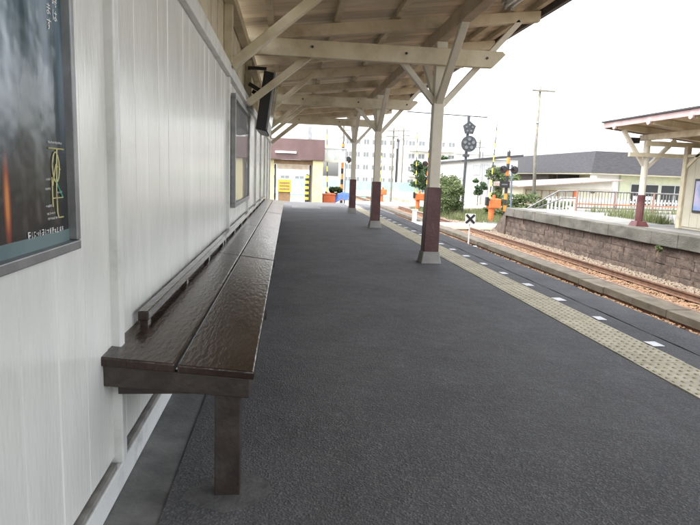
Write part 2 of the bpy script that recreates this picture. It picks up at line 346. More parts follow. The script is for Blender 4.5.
# near platform: body, asphalt top, gutter strip, edge strip, tactile tiles, painted marks
PE, PEND = 3.12, 22.8
pl = struct('platform', MB().box(-6, PE - .03, -6, PEND, GZ - .2, -.012), M['concrete'])
def grid_sheet(x0, x1, y0, y1, z, nx, ny, amp=0.0):
    b = MB(); vs = []
    for j in range(ny + 1):
        for i in range(nx + 1):
            vs.append((x0 + (x1 - x0) * i / nx, y0 + (y1 - y0) * j / ny, z + U(-amp, amp)))
    fs = [(j * (nx + 1) + i, j * (nx + 1) + i + 1, (j + 1) * (nx + 1) + i + 1, (j + 1) * (nx + 1) + i) for j in range(ny) for i in range(nx)]
    return b.add(vs, fs)
part('paving', grid_sheet(-.385, 2.172, -6, PEND, 0, 12, 110, .0012), M['asphalt'], pl, smooth=True)
part('gutter_strip', grid_sheet(-.62, -.387, -6, PEND, -.006, 1, 40), M['gutter'], pl)
part('paving', grid_sheet(2.53, 2.728, -6, PEND, 0, 2, 110, .001), M['asphalt'], pl, smooth=True)
# edge strip with a ragged joint
eb = MB(); vs = []; n = 240
for j in range(n + 1):
    y = -6 + (PEND + 6) * j / n
    vs += [(2.742 + .006 * math.sin(y * 7.3) + U(-.004, .004), y, U(-.002, .002)), (2.93, y, .002 + U(-.002, .002)), (PE + U(-.006, .004), y, U(-.006, 0)), (PE - .004, y, -.16)]
fs = [(4 * j + i, 4 * j + i + 1, 4 * j + 5 + i, 4 * j + 4 + i) for j in range(n) for i in range(3)]
part('edge_strip', eb.add(vs, fs), M['edge'], pl, smooth=False)
# tactile tiles: raised domes on a faded yellow slab
tb = MB(); TW, TL = .34, .361
tb.box(-TW / 2, TW / 2, -TL / 2, TL / 2, -.011, .004)
tb.cur = 1
for i in range(6):
    for j in range(6):
        px, py = -TW / 2 + TW * (i + .5) / 6, -TL / 2 + TL * (j + .5) / 6
        ring = lambda r, z: [(px + r * math.cos(a), py + r * math.sin(a), z) for a in [k * math.pi / 3 for k in range(6)]]
        a, b = ring(.0155, .0042), ring(.010, .0095)
        tb.add(a + b, [(k, (k + 1) % 6, 6 + (k + 1) % 6, 6 + k) for k in range(6)] + [(6, 7, 8, 9, 10, 11)])
tile = meshed(tb, 'tactile_tile', M['tile'], M['tiledot'])
y = -1.0
while y < 21.5:
    inst('tactile_tile', tile, pl, (2.351 + U(-.003, .003), y, U(-.001, .002)), (U(-.003, .003), U(-.003, .003), U(-.006, .006)))
    y += .3705
mk = meshed(MB().box(-.042, .042, -.062, .062, 0, .003), 'painted_mark', M['mark'])
y = 3.67 - .73 * 5
while y < 19:
    inst('painted_mark', mk, pl, (2.585 + U(-.01, .01), y, .0035), (0, 0, U(-.06, .06)), (U(.85, 1.1), U(.85, 1.1), 1)); y += .73
part('pale_plate', MB().box(.12, 1.05, 18.2, 19.6, -.002, .006), M['plattop'], pl)
# ramp down to the street at the far end of the platform
rb = MB(); rb.hexa([(-6, PEND, GZ - .2), (PE, PEND, GZ - .2), (PE, 26.6, GZ - .2), (-6, 26.6, GZ - .2)], [(-6, PEND, -.004), (PE, PEND, -.004), (PE, 26.6, -.62), (-6, 26.6, -.62)])
part('ramp', rb, M['asphalt'], pl)
struct('forecourt', MB().box(-9, 5.0, 26.6, 33, GZ - .2, -.62), M['asphalt'])

# track bed
struct('track_bed', grid_sheet(3.1, 9.4, -6, 75, -1.2, 20, 260, .018), M['ballast'])
part('far_shoulder', grid_sheet(8.35, 9.3, -6, 75, -1.165, 5, 260, .02), M['ballast2'], bpy.data.objects['track_bed'])

def rail_mesh(x, y0, y1):
    zt = -1.0; b = MB()
    prof = [(-.065, -.15), (.065, -.15), (.065, -.138), (.012, -.125), (.012, -.045), (.034, -.035), (.034, -.004), (.028, 0), (-.028, 0), (-.034, -.004), (-.034, -.035), (-.012, -.045), (-.012, -.125), (-.065, -.138)]
    b.prism(prof, lambda p: (x + p[0], y0, zt + p[1]), lambda p: (x + p[0], y1, zt + p[1]))
    b.cur = 1; b.box(x - .027, x + .027, y0, y1, zt, zt + .002)
    return b
slp = meshed(MB().box(-1.0, 1.0, -.1, .1, -.14, .0), 'sleeper', M['sleeper'])
for cxx, nm in ((4.6, 'platform'), (7.6, 'centre')):
    t = struct('railway_track', rail_mesh(cxx - .5335, -6, 75), [M['rail'], M['railtop']])
    part('rail', rail_mesh(cxx + .5335, -6, 75), [M['rail'], M['railtop']], t)
    y = -2.0 if cxx > 5 else 14
    while y < 48:
        inst('sleeper', slp, t, (cxx + U(-.02, .02), y + U(-.02, .02), -1.176 + U(-.006, .006)), (0, 0, U(-.01, .01))); y += .62
# loose ballast stones
def rock_field(name, x0, x1, y0, y1, z, count, mt, smin, smax, label, bias=1.0):
    b = MB(); tv = [(1, 0, 0), (-1, 0, 0), (0, 1, 0), (0, -1, 0), (0, 0, 1), (0, 0, -1)]
    tf = [(0, 2, 4), (2, 1, 4), (1, 3, 4), (3, 0, 4), (2, 0, 5), (1, 2, 5), (3, 1, 5), (0, 3, 5)]
    vs, fs = [], []
    for _ in range(count):
        px = U(x0, x1); py = y0 + (y1 - y0) * random.random() ** bias; s = U(smin, smax); a = U(0, 6.28); ca, sa = math.cos(a), math.sin(a)
        k = [(s * U(.6, 1.2)) for _ in range(6)]; o = len(vs)
        for q, v in enumerate(tv):
            X, Y, Z = v[0] * k[q], v[1] * k[q], v[2] * k[q] * .7
            Y2 = Y * .9 + Z * .4; Z2 = Z * .9 - Y * .4
            vs.append((px + X * ca - Y2 * sa, py + X * sa + Y2 * ca, z + Z2 + U(0, .004)))
        fs += [tuple(i + o for i in f) for f in tf]
    b.add(vs, fs)
    me = bpy.data.meshes.new(name); me.from_pydata(b.v, [], b.f); me.materials.append(mt)
    o = bpy.data.objects.new(name, me); o['kind'] = 'stuff'; o['label'] = label; o['category'] = 'ballast'; link(o, (0, 0, 0))
rock_field('rusty_ballast', 5.3, 8.4, 4, 36, -1.178, 26000, M['ballast'], .018, .045, 'rust coloured ballast stones between the rails', 1.5)
rock_field('pale_ballast', 8.3, 9.3, 6, 36, -1.148, 9000, M['ballast2'], .02, .05, 'pale tan ballast stones below the stone platform wall', 1.4)
# concrete cable trough between the tracks
tr = thing('cable_trough', 'long grey concrete cable trough with slab lids beside the near rail', 'cable trough', (6.7, 8, -1.2))
part('channel_wall', MB().box(6.52, 6.60, -4, 44, -1.2, -1.112), M['troughside'], tr)
part('channel_wall', MB().box(6.86, 6.93, -4, 44, -1.2, -1.112), M['troughside'], tr)
lid = meshed(MB().box(-.235, .235, -.49, .49, -.085, .045), 'lid', M['trough'])
y = -3.5
while y < 43.5:
    inst('lid', lid, tr, (6.71 + U(-.008, .008), y, -1.028 + U(-.004, .004)), (U(-.006, .006), U(-.015, .015), U(-.006, .006)), (U(.97, 1.02), 1, 1)); y += 1.0

# opposite platform: body, stone courses, coping slabs
OX, OEND = 9.15, 23.6
op = struct('opposite_platform', MB().box(OX + .3, 16.5, -6, OEND, GZ - .2, -.03), M['mortar'])
part('platform_top', grid_sheet(OX + .42, 16.5, -6, OEND - .02, -.004, 6, 30, .001), M['plattop'], op)
zb = -.36
part('wall_backing', MB().box(OX + .12, OX + .3, -6, OEND, GZ - .1, zb), M['mortar'], op)
cop = meshed(MB().box(-.02, .46, -.49, .49, -.34, 0), 'coping_slab', M['coping'])
y = 4.6
while y < OEND - .3:
    o = inst('coping_slab', cop, op, (OX + U(-.008, .008), y + .5, U(-.008, .004)), (U(-.004, .004), 0, U(-.006, .006))); bev(o, .02); y += 1.0
stones = []
for k in range(5):
    b = MB(); h = .21; L2 = .2; dx = .022
    yy = [-L2, -L2 * .35, L2 * .3, L2]; zz = [-h / 2, -h * .1, h / 2]
    fr = [[(-dx * U(.2, 1.0) if (0 < j < 3 and i == 1) else -U(0, .012), yy[j] * U(.97, 1), zz[i] * U(.97, 1)) for j in range(4)] for i in range(3)]
    vs = [p for row in fr for p in row]; bk = [(.12, p[1], p[2]) for row in fr for p in row]
    fs = [(i * 4 + j, i * 4 + j + 1, (i + 1) * 4 + j + 1, (i + 1) * 4 + j) for i in range(2) for j in range(3)]
    peri = [0, 1, 2, 3, 7, 11, 10, 9, 8, 4]
    fs += [(peri[q], peri[(q + 1) % 10], peri[(q + 1) % 10] + 12, peri[q] + 12) for q in range(10)]
    stones.append(meshed(b.add(vs + bk, fs), 'stone', M['stone']))
row_h = .215
for r_ in range(4):
    y = 7.2 + U(0, .3); z = zb - row_h * (r_ + .5)
    while y < OEND - .15 - r_ * .0:
        s = U(.8, 1.6)
        inst('stone', random.choice(stones), op, (OX + .10 + r_ * -.012 + U(-.012, .012), y + .2 * s, z + U(-.006, .006)), (U(-.015, .015), U(-.02, .02), 0), (1, s * .995, 1)); y += .4 * s + .006
# sloping stone end of the opposite platform
e = MB(); e.hexa([(OX + .0, OEND, GZ), (11.2, OEND, GZ), (11.2, OEND + 1.5, GZ), (OX - .2, OEND + 1.5, GZ)], [(OX + .05, OEND, -.12), (11.2, OEND, -.02), (11.2, OEND + .35, -.6), (OX, OEND + 1.2, -1.0)])
part('ramp_end', e, M['stone'], op)

# foot crossing over the tracks past the platform end and the road crossing further on
fc = struct('foot_crossing', MB().box(3.2, 10.6, 25.3, 27.4, GZ - .1, -1.0 - .012), M['road'])
cp = meshed(MB().box(-.45, .45, -1.0, 1.0, 0, .02), 'crossing_slab', M['road'])
for x in (3.7, 4.6, 5.65, 6.55, 7.6, 8.65, 9.6): inst('crossing_slab', cp, fc, (x, 26.35, -1.012))
ys_ = MB().box(6.2, 9.2, 25.12, 25.24, -1.1, -.99)
part('yellow_edge', ys_, M['tile'], fc)
rd = struct('road', MB().box(-60, 60, 42, 48, GZ - .1, -.995), M['road'])

# ================================================================== STATION BUILDING (left wall)
XW = -.57
sb = thing('station_building', 'white painted board-clad station wall running along the left of the platform', 'station building', (XW, 8, 0))
part('core', MB().box(-6, XW - .045, -5, 18.4, 0, 2.72), M['creamwall'], sb)
part('roof', MB().hexa([(-6.2, -5.2, 2.72), (XW - .08, -5.2, 2.72), (XW - .08, 18.5, 2.72), (-6.2, 18.5, 2.72)], [(-6.2, -5.2, 4.6), (-5.9, -5.2, 4.6), (-5.9, 18.5, 4.6), (-6.2, 18.5, 4.6)]), M['roofsheet'], sb)
BW = .2
bd = MB()
prof = [(-.022, -BW / 2), (.002, -BW / 2), (.002, -BW / 2 + .001), (.006, -BW / 2 + .004), (.0066, 0), (.006, BW / 2 - .003), (.002, BW / 2 - .0008), (-.022, BW / 2 - .0008)]
bd.prism(prof, lambda p: (p[0], p[1], 0), lambda p: (p[0], p[1], 1.83))
wb = meshed(bd, 'wall_board', M['wall'])
y = -.417
while y < 18.25:
    inst('wall_board', wb, sb, (XW - .012 + U(-.0012, .0012), y, .115), (0, U(-.0012, .0012), 0)); y += BW
# upper boards above the top rail
ub = MB(); ub.box(-.012, .0, -.098, .098, 0, .66)
um = meshed(ub, 'upper_board', M['cream'])
y = -.5
while y < 18.3:
    inst('upper_board', um, sb, (XW - .03 + U(-.003, .003), y, 2.06)); y += .2
part('top_rail', MB().box(XW - .03, XW + .035, -2, 18.35, 1.945, 2.055), M['trim'], sb, bevel=.006)
part('skirting', MB().box(XW - .04, XW + .018, -2, 18.35, -.004, .088), M['skirt'], sb, bevel=.004)
POSTS = [.35, 1.95, 5.5, 8.05, 9.9, 11.7, 13.5, 15.3, 17.1]
for i, yp in enumerate(POSTS):
    part('wall_post', MB().box(XW - .03, XW + .024, yp - .024, yp + .024, .09, 1.944), M['trim'], sb, bevel=.005)
    part('upper_post', MB().box(XW - .03, XW + .045, yp - .05, yp + .05, 2.056, 2.70), M['cream'], sb, bevel=.005)
for a, b in zip(POSTS[:-1], POSTS[1:]):       # grimy sill ledges between the posts
    part('sill_ledge', MB().box(XW - .03, XW + .012, a + .06, b - .06, .0895, .108), M['ledge'], sb)

# ================================================================== PLATFORM CANOPY
FR = [7.4, 12.35, 16.95]
XC = 1.87
zr = lambda x: 2.725 + .123 * x              # underside of the rafters
cn = thing('platform_canopy', 'cream timber canopy on brown and white posts over the near platform', 'canopy', (XC, 7.4, 0))
raf = [5.55, 7.4, 9.05, 10.6, 12.35, 13.9, 15.4, 16.95, 18.5, 3.7, 1.85, 0, -1.85, -3.4]
for yr in raf:
    a, b = -.56, 3.12
    r_ = MB(); r_.hexa([(a, yr - .045, zr(a)), (b, yr - .045, zr(b)), (b, yr + .045, zr(b)), (a, yr + .045, zr(a))],
                      [(a, yr - .045, zr(a) + .15), (b, yr - .045, zr(b) + .13), (b, yr + .045, zr(b) + .13), (a, yr + .045, zr(a) + .15)])
    part('rafter', r_, M['rafter'], cn, bevel=.006)
for xp in (-.25, .55, 1.3, 2.1, 2.75, 3.08):
    z0 = zr(xp) + .148
    part('purlin', MB().box(xp - .035, xp + .035, -3.6, 19.1, z0 + .003, z0 + .075), M['rafter'], cn)
DA = math.atan(.123)
dk = MB().box(-.05, 3.82, -.083, .083, -.008, .008)
dm = meshed(dk, 'roof_board', M['deck'])
y = -3.5
while y < 19.1:
    inst('roof_board', dm, cn, (-.6, y, zr(-.6) + .236 + U(0, .004)), (0, -DA + U(-.001, .001), 0)); y += .172
rs = MB(); a, b = -.7, 3.27
rs.hexa([(a, -3.7, zr(a) + .252), (b, -3.7, zr(b) + .252), (b, 19.2, zr(b) + .252), (a, 19.2, zr(a) + .252)], [(a, -3.7, zr(a) + .275), (b, -3.7, zr(b) + .275), (b, 19.2, zr(b) + .275), (a, 19.2, zr(a) + .275)])
part('roof_sheet', rs, M['roofsheet'], cn)
part('eaves_fascia', MB().box(3.205, 3.232, -3.7, 19.2, zr(3.22) + .10, zr(3.22) + .248), M['roofsheet'], cn)
gt = MB(); gz = zr(3.27) + .15
gt.tube([(3.275, -3.7, gz), (3.275, 19.2, gz)], .04, 10); part('gutter', gt, M['roofsheet'], cn, smooth=True)
part('longitudinal_beam', MB().box(XC - .06, XC + .06, -3.6, 18.9, zr(XC) - .165, zr(XC) - .004), M['beam'], cn, bevel=.006)
part('end_board', MB().hexa([(-.56, 19.02, zr(-.56)), (3.3, 19.02, zr(3.3)), (3.3, 19.05, zr(3.3)), (-.56, 19.05, zr(-.56))], [(-.56, 19.02, zr(-.56) + .22), (3.3, 19.02, zr(3.3) + .22), (3.3, 19.05, zr(3.3) + .22), (-.56, 19.05, zr(-.56) + .22)]), M['rafter'], cn)
part('wall_plate', MB().box(XW - .02, XW + .07, -3.6, 18.9, zr(XW) - .10, zr(XW) - .003), M['cream'], cn)
zcol = zr(XC) - .165
for yc in FR + [-2.6]:
    col = part('column', MB().box(XC - .068, XC + .068, yc - .068, yc + .068, .9, zcol), M['postwhite'], cn, bevel=.008)
    cl = MB(); wq = .098
    cl.hexa([(XC - wq, yc - wq, .14), (XC + wq, yc - wq, .14), (XC + wq, yc + wq, .14), (XC - wq, yc + wq, .14)],
            [(XC - wq + .006, yc - wq + .006, .985), (XC + wq - .006, yc - wq + .006, .985), (XC + wq - .006, yc + wq - .006, .985), (XC - wq + .006, yc + wq - .006, .985)])
    part('cladding', cl, M['brown'], col, 'maroon brown lower cladding', bevel=.006)
    f = MB(); f.hexa([(XC - .135, yc - .135, -.01), (XC + .135, yc - .135, -.01), (XC + .135, yc + .135, -.01), (XC - .135, yc + .135, -.01)],
                     [(XC - .108, yc - .108, .15), (XC + .108, yc - .108, .15), (XC + .108, yc + .108, .15), (XC - .108, yc + .108, .15)])
    part('footing', f, M['concrete'], col, 'grey concrete footing', bevel=.01)
    # cross tie on the near face of the column
    ty = yc - .068 - .048; t_ = MB()
    t_.prism([(-.55, 2.49), (2.50, 2.49), (2.66, 2.655), (2.62, 2.69), (-.55, 2.69)], lambda p: (p[0], ty - .045, p[1]), lambda p: (p[0], ty + .045, p[1]))
    part('tie_beam', t_, M['cream'], cn, bevel=.006)
    part('brace', MB().beam((XC - .05, yc, 2.05), (1.36, yc, 2.56), .07, .09, (0, 1, 0)), M['postwhite'], cn, bevel=.005)
    part('brace', MB().beam((XC + .05, yc, 2.02), (2.86, yc, zr(2.86) + .02), .07, .09, (0, 1, 0)), M['postwhite'], cn, bevel=.005)
    part('brace', MB().beam((XC, yc - .05, 2.06), (XC, yc - 1.0, zcol + .02), .07, .09, (1, 0, 0)), M['postwhite'], cn, bevel=.005)
    part('brace', MB().beam((XC, yc + .05, 2.06), (XC, yc + 1.0, zcol + .02), .07, .09, (1, 0, 0)), M['postwhite'], cn, bevel=.005)
    part('wall_brace', MB().beam((-.52, yc, 1.93), (.32, yc, 2.61), .08, .10, (0, 1, 0)), M['cream'], cn, bevel=.005)
    for bx, bz in ((1.4, 2.6), (2.42, 2.6), (.25, 2.61)):
        part('bolt', MB().disc((bx, bz), .016, ty - .058, ty - .044, 8), M['darkmetal'], cn)
part('wall_brace', MB().beam((-.54, 5.55, 2.05), (.42, 5.55, 2.86), .08, .13, (0, 1, 0)), M['cream'], cn, bevel=.006)
for yr in (10.6, 15.4, 18.5):
    part('wall_brace', MB().beam((-.54, yr, 2.05), (.42, yr, 2.86), .08, .12, (0, 1, 0)), M['cream'], cn, bevel=.006)

# twin tube lamp under the roof
lf = thing('twin_tube_lamp', 'unlit twin tube lamp under the canopy roof near its outer edge', 'lamp', (2.35, 5.9, 2.98))
part('housing', MB().box(2.29, 2.43, 5.35, 6.5, 3.03, 3.07), M['steel'], lf)
for dx in (-.035, .035):
    part('tube', MB().tube([(2.36 + dx, 5.4, 2.99), (2.36 + dx, 6.45, 2.99)], .016, 10), M['tube'], lf, smooth=True)
    for yy in (5.4, 6.45): part('socket', MB().box(2.345 + dx, 2.375 + dx, yy - .015, yy + .015, 2.965, 3.029), M['steel'], lf)
part('hanger', MB().box(2.35, 2.37, 5.9, 5.92, 3.071, zr(2.36) + .235), M['steel'], lf)

# ================================================================== BENCH
bn = thing('platform_bench', 'long glossy dark brown plank bench fixed along the white wall', 'bench', (-.34, 2, 0))
BZ = .45; zx = lambda x: BZ + (-.1 - x) * .12; y0b, y1b = 1.835, 13.5
jn = [y0b, 4.30, 6.75, 9.2, 11.35, y1b]
for a, b in zip(jn[:-1], jn[1:]):
    for x0, x1 in ((-.598, -.352), (-.346, -.100)):
        sk = (lambda x: y0b + (-.1 - x) * -.06) if a == y0b else (lambda x: a + .004)
        dz = U(-.002, .0015); xa, xb = x0 + .001, x1 - .001
        part('seat_plank', MB().hexa([(xa, sk(xa), zx(xa) - .03), (xb, sk(xb), zx(xb) - .03), (xb, b - .004, zx(xb) - .03), (xa, b - .004, zx(xa) - .03)],
                                     [(xa, sk(xa), zx(xa) + dz), (xb, sk(xb), zx(xb) + dz), (xb, b - .004, zx(xb) + dz), (xa, b - .004, zx(xa) + dz)]), M['bench'], bn, bevel=.006)
e0, e1 = y0b + .018, y0b + .018 - .06 * .458
part('end_apron', MB().hexa([(-.575, e1, BZ - .045), (-.117, e0, BZ - .10), (-.117, e0 + .03, BZ - .10), (-.575, e1 + .03, BZ - .045)],
                            [(-.575, e1, zx(-.575) - .031), (-.117, e0, BZ - .031), (-.117, e0 + .03, BZ - .031), (-.575, e1 + .03, zx(-.575) - .031)]), M['benchleg'], bn, bevel=.004)
part('front_apron', MB().box(-.145, -.117, y0b + .049, y1b - .03, BZ - .10, BZ - .031), M['benchleg'], bn, bevel=.004)
part('rear_rail', MB().box(-.575, -.545, y0b + .06, y1b - .03, BZ - .035, BZ + .02), M['benchleg'], bn)
for yl in (1.895, 4.3, 6.75, 9.2, 11.35, 13.35):
    part('leg', MB().box(-.232, -.146, yl - .04, yl + .022, -.006, BZ - .031), M['benchleg'], bn, bevel=.005)
    part('cross_bearer', MB().box(-.544, -.233, yl - .02, yl + .02, BZ - .09, BZ - .031), M['benchleg'], bn)
cpb = MB(); ring = [(-.19 + (.13 + U(-.03, .035)) * math.cos(k * .3927), 1.885 + (.12 + U(-.03, .03)) * math.sin(k * .3927), .0012) for k in range(16)]
cpb.add(ring + [(-.19, 1.885, .005)], [(k, (k + 1) % 16, 16) for k in range(16)])
part('cement_patch', cpb, mat('cement patch', (.085, .085, .085), (.125, .125, .123), .85, 14, bump=.4, bscale=60), pl)
ya = 2.18
for yb in (4.9, 7.6, 10.4, 13.2):
    part('back_strip', MB().box(-.556, -.516, ya, yb - .006, BZ + .078, BZ + .116), M['bench'], bn, bevel=.005)
    yy = ya + .04
    while yy < yb - .05:
        part('spacer_block', MB().box(-.55, -.522, yy - .025, yy + .025, BZ + .046, BZ + .0778), M['bench'], bn); yy += .85
    ya = yb

# ================================================================== POSTERS ON THE WALL
def text_mesh(s, size):
    cu = bpy.data.curves.new('t', 'FONT'); cu.body = s; cu.size = size; cu.align_x = 'LEFT'
    cu.extrude = 0.0
    o = bpy.data.objects.new('t', cu); C.objects.link(o)
    bpy.context.view_layer.update()
    me = bpy.data.meshes.new_from_object(o.evaluated_get(bpy.context.evaluated_depsgraph_get()))
    bpy.data.objects.remove(o); return me
PX = XW + .004
py1, pz0 = 1.56, .885                        # near lower corner of the outer frame, right hand edge
fp = thing('framed_poster', 'dark travel poster with a yellow line map in a grey metal frame, nearest the camera', 'poster', (PX, 1.1, .86))
fw = .024; yL, zT = .70, 1.95
for nm, b in (('frame_rail', (yL, py1, pz0, pz0 + fw)), ('frame_rail', (yL, py1, zT - fw, zT)), ('frame_stile', (py1 - fw, py1, pz0 + fw + .001, zT - fw - .001)), ('frame_stile', (yL, yL + fw, pz0 + fw + .001, zT - fw - .001))):
    part(nm, MB().box(PX, PX + .03, b[0], b[1], b[2], b[3]), M['alu'], fp, bevel=.003)
def poster_mat():
    mt, t, b = nodes_of('poster print'); N, L = t.nodes, t.links
    tc = N.new('ShaderNodeTexCoord'); mp = N.new('ShaderNodeMapping'); L.new(tc.outputs['Object'], mp.inputs['Vector'])
    mp.inputs['Scale'].default_value = (1, 7, 1.3)
    nz = N.new('ShaderNodeTexNoise'); nz.inputs['Scale'].default_value = 1.6; nz.inputs['Detail'].default_value = 3; L.new(mp.outputs[0], nz.inputs['Vector'])
    r1 = N.new('ShaderNodeValToRGB'); e = r1.color_ramp.elements
    e[0].position = .30; e[0].color = (.008, .014, .02, 1); e[1].position = .66; e[1].color = (.26, .33, .40, 1)
    k = e.new(.46); k.color = (.035, .085, .11, 1); L.new(nz.outputs['Fac'], r1.inputs[0])
    sp = N.new('ShaderNodeSeparateXYZ'); L.new(tc.outputs['Object'], sp.inputs[0])
    g = N.new('ShaderNodeMapRange'); g.inputs['From Min'].default_value = .22; g.inputs['From Max'].default_value = .5; L.new(sp.outputs['Z'], g.inputs['Value'])
    mx = N.new('ShaderNodeMix'); mx.data_type = 'RGBA'; L.new(g.outputs[0], mx.inputs['Factor'])
    mx.inputs[6].default_value = (.012, .016, .018, 1); L.new(r1.outputs[0], mx.inputs[7])
    # printed lantern glow, part of the picture on the sheet
    dv = N.new('ShaderNodeVectorMath'); dv.operation = 'SUBTRACT'; dv.inputs[1].default_value = (0, .118, .16); L.new(tc.outputs['Object'], dv.inputs[0])
    ds = N.new('ShaderNodeVectorMath'); ds.operation = 'MULTIPLY'; ds.inputs[1].default_value = (0, 55, 9); L.new(dv.outputs[0], ds.inputs[0])
    ln = N.new('ShaderNodeVectorMath'); ln.operation = 'LENGTH'; L.new(ds.outputs[0], ln.inputs[0])
    r2 = N.new('ShaderNodeValToRGB'); e = r2.color_ramp.elements
    e[0].position = .25; e[0].color = (.55, .20, .03, 1); e[1].position = 1.0; e[1].color = (0, 0, 0, 1); k = e.new(.6); k.color = (.22, .035, .015, 1)
    L.new(ln.outputs['Value'], r2.inputs[0])
    ad = N.new('ShaderNodeMix'); ad.data_type = 'RGBA'; ad.blend_type = 'ADD'; ad.inputs['Factor'].default_value = 1
    L.new(mx.outputs[2], ad.inputs[6]); L.new(r2.outputs[0], ad.inputs[7]); L.new(ad.outputs[2], b.inputs['Base Color'])
    b.inputs['Roughness'].default_value = .18; b.inputs['Specular IOR Level'].default_value = .5
    n4 = N.new('ShaderNodeTexNoise'); n4.inputs['Scale'].default_value = 9; L.new(tc.outputs['Object'], n4.inputs['Vector'])
    bp = N.new('ShaderNodeBump'); bp.inputs['Strength'].default_value = .25; bp.inputs['Distance'].default_value = .02; L.new(n4.outputs['Fac'], bp.inputs['Height']); L.new(bp.outputs[0], b.inputs['Normal'])
    return mt
sheet = part('poster_sheet', MB().box(PX + .003, PX + .008, yL + fw, py1 - fw, pz0 + fw, zT - fw), poster_mat(), fp)
part('sheet_margin', MB().box(PX + .0085, PX + .0095, yL + fw, py1 - fw, pz0 + fw, pz0 + fw + .03), mat('teal print margin', (.10, .16, .18), (.14, .21, .22), .3), sheet)
XT = PX + .0092
def wall_text(s, y, z, size, mt, name='lettering', vertical=False):
    chars = list(s) if vertical else [s]
    for i, ch in enumerate(chars):
        me = text_mesh(ch, size); me.materials.clear(); me.materials.append(mt)
        o = bpy.data.objects.new(name, me); o.parent = sheet
        o.location = Vector((XT + .0006, y, z - i * size * 1.12)) - ORG[sheet.name]
        o.rotation_euler = (math.pi / 2, 0, math.pi / 2); link(o, (0, 0, 0))
wall_text('の時は', 1.478, 1.502, .030, M['paper'], vertical=True)
wall_text('します', 1.442, 1.475, .030, M['paper'], vertical=True)
def small_print(y0, y1, z, h):                # rows of print too small to read in the photograph
    b = MB(); yy = y0
    while yy < y1 - h * .5:
        wd = h * U(.45, .85); t = h * .055
        if random.random() < .12: yy += h * .5; continue
        for q in range(random.choice((1, 2, 2, 3))):
            zz = z + h * U(.08, .95); b.box(XT, XT + .0006, yy + wd * U(0, .25), yy + wd * U(.7, 1), zz - t, zz + t)
        for q in range(random.choice((1, 1, 2))):
            yc = yy + wd * U(.1, .85); b.box(XT, XT + .0006, yc - t, yc + t, z + h * U(0, .3), z + h * U(.65, 1))
        yy += wd + h * .2
    part('small_print', b, M['paper'], sheet, kind='stuff')
small_print(1.30, 1.505, .936, .017)
small_print(1.425, 1.51, 1.148, .006)
for a_, b_, z_ in ((1.405, 1.43, 1.062), (1.40, 1.43, 1.04), (1.40, 1.435, 1.00), (1.47, 1.50, 1.03), (1.405, 1.455, .982), (1.405, 1.475, .970)): small_print(a_, b_, z_, .006)
def line(pts, r, mt): part('map_line', MB().tube([(XT + .001, a, b) for a, b in pts], r, 4), mt, sheet)
line([(1.425, 1.137), (1.515, 1.137)], .0016, M['lineyellow'])
circ = [(1.463 + .02 * math.cos(a), 1.093 + .036 * math.sin(a)) for a in [k * math.pi / 8 for k in range(17)]]
line(circ, .0016, M['lineyellow'])
line([(1.472, 1.136), (1.463, 1.05), (1.463, .985), (1.47, .972), (1.498, .972)], .0018, M['lineyellow'])
line([(1.44, 1.05), (1.463, 1.10), (1.49, 1.088)], .0014, M['lineyellow'])
line([(1.437, 1.0), (1.437, 1.07)], .0014, M['lineyellow'])
line([(1.437, 1.02), (1.50, 1.02)], .0014, M['lineyellow'])
line([(1.455, 1.065), (1.50, 1.02)], .0018, M['linegreen'])

nb = thing('notice_board', 'glazed notice board with a slim grey frame on the white wall above the bench', 'notice board', (PX, 6.8, .73))
ya, yb, za, zb2 = 5.78, 7.85, .74, 1.84; fw = .045
for nm, b in (('frame_rail', (ya, yb, za, za + fw)), ('frame_rail', (ya, yb, zb2 - fw, zb2)), ('frame_stile', (ya, ya + fw, za + fw + .001, zb2 - fw - .001)), ('frame_stile', (yb - fw, yb, za + fw + .001, zb2 - fw - .001))):
    part(nm, MB().box(PX, PX + .045, b[0], b[1], b[2], b[3]), M['alu'], nb, bevel=.003)
part('backing', MB().box(PX + .002, PX + .006, ya + fw, yb - fw, za + fw, zb2 - fw), mat('pale notice paper', (.36, .37, .38), (.46, .46, .46), .5), nb)
part('glass', MB().box(PX + .028, PX + .032, ya + fw, yb - fw, za + fw, zb2 - fw), glassy('notice glass', (.5, .5, .5), .015, .35, 0, 1.0), nb)

# wall hung display
tv = thing('wall_display', 'black flat display panel tilted out from the wall above the bench', 'display', (-.45, 8.3, 1.65))
def tilted(x0, x1, y0, y1, z0, z1, k=.1):
    b = MB(); return b.hexa([(x0, y0, z0), (x1, y0, z0 - .03), (x1, y1, z0 - .03), (x0, y1, z0)], [(x0 + k, y0, z1), (x1 + k, y0, z1 - .02), (x1 + k, y1, z1 - .02), (x0 + k, y1, z1)])
part('housing', tilted(-.445, -.315, 7.75, 8.95, 1.655, 2.39), M['black'], tv, bevel=.006)
part('bezel', tilted(-.3135, -.29, 7.75, 8.95, 1.655, 2.39), M['alu'], tv, bevel=.004)
part('screen', tilted(-.2895, -.286, 7.82, 8.88, 1.70, 2.33), M['screen'], tv)
part('bracket', MB().beam((-.55, 8.0, 2.25), (-.37, 8.0, 2.15), .05, .05), M['black'], tv)
part('bracket', MB().beam((-.55, 8.7, 2.25), (-.37, 8.7, 2.15), .05, .05), M['black'], tv)
part('bracket', MB().box(-.56, -.32, 7.9, 7.94, 2.42, 2.46), M['black'], tv)

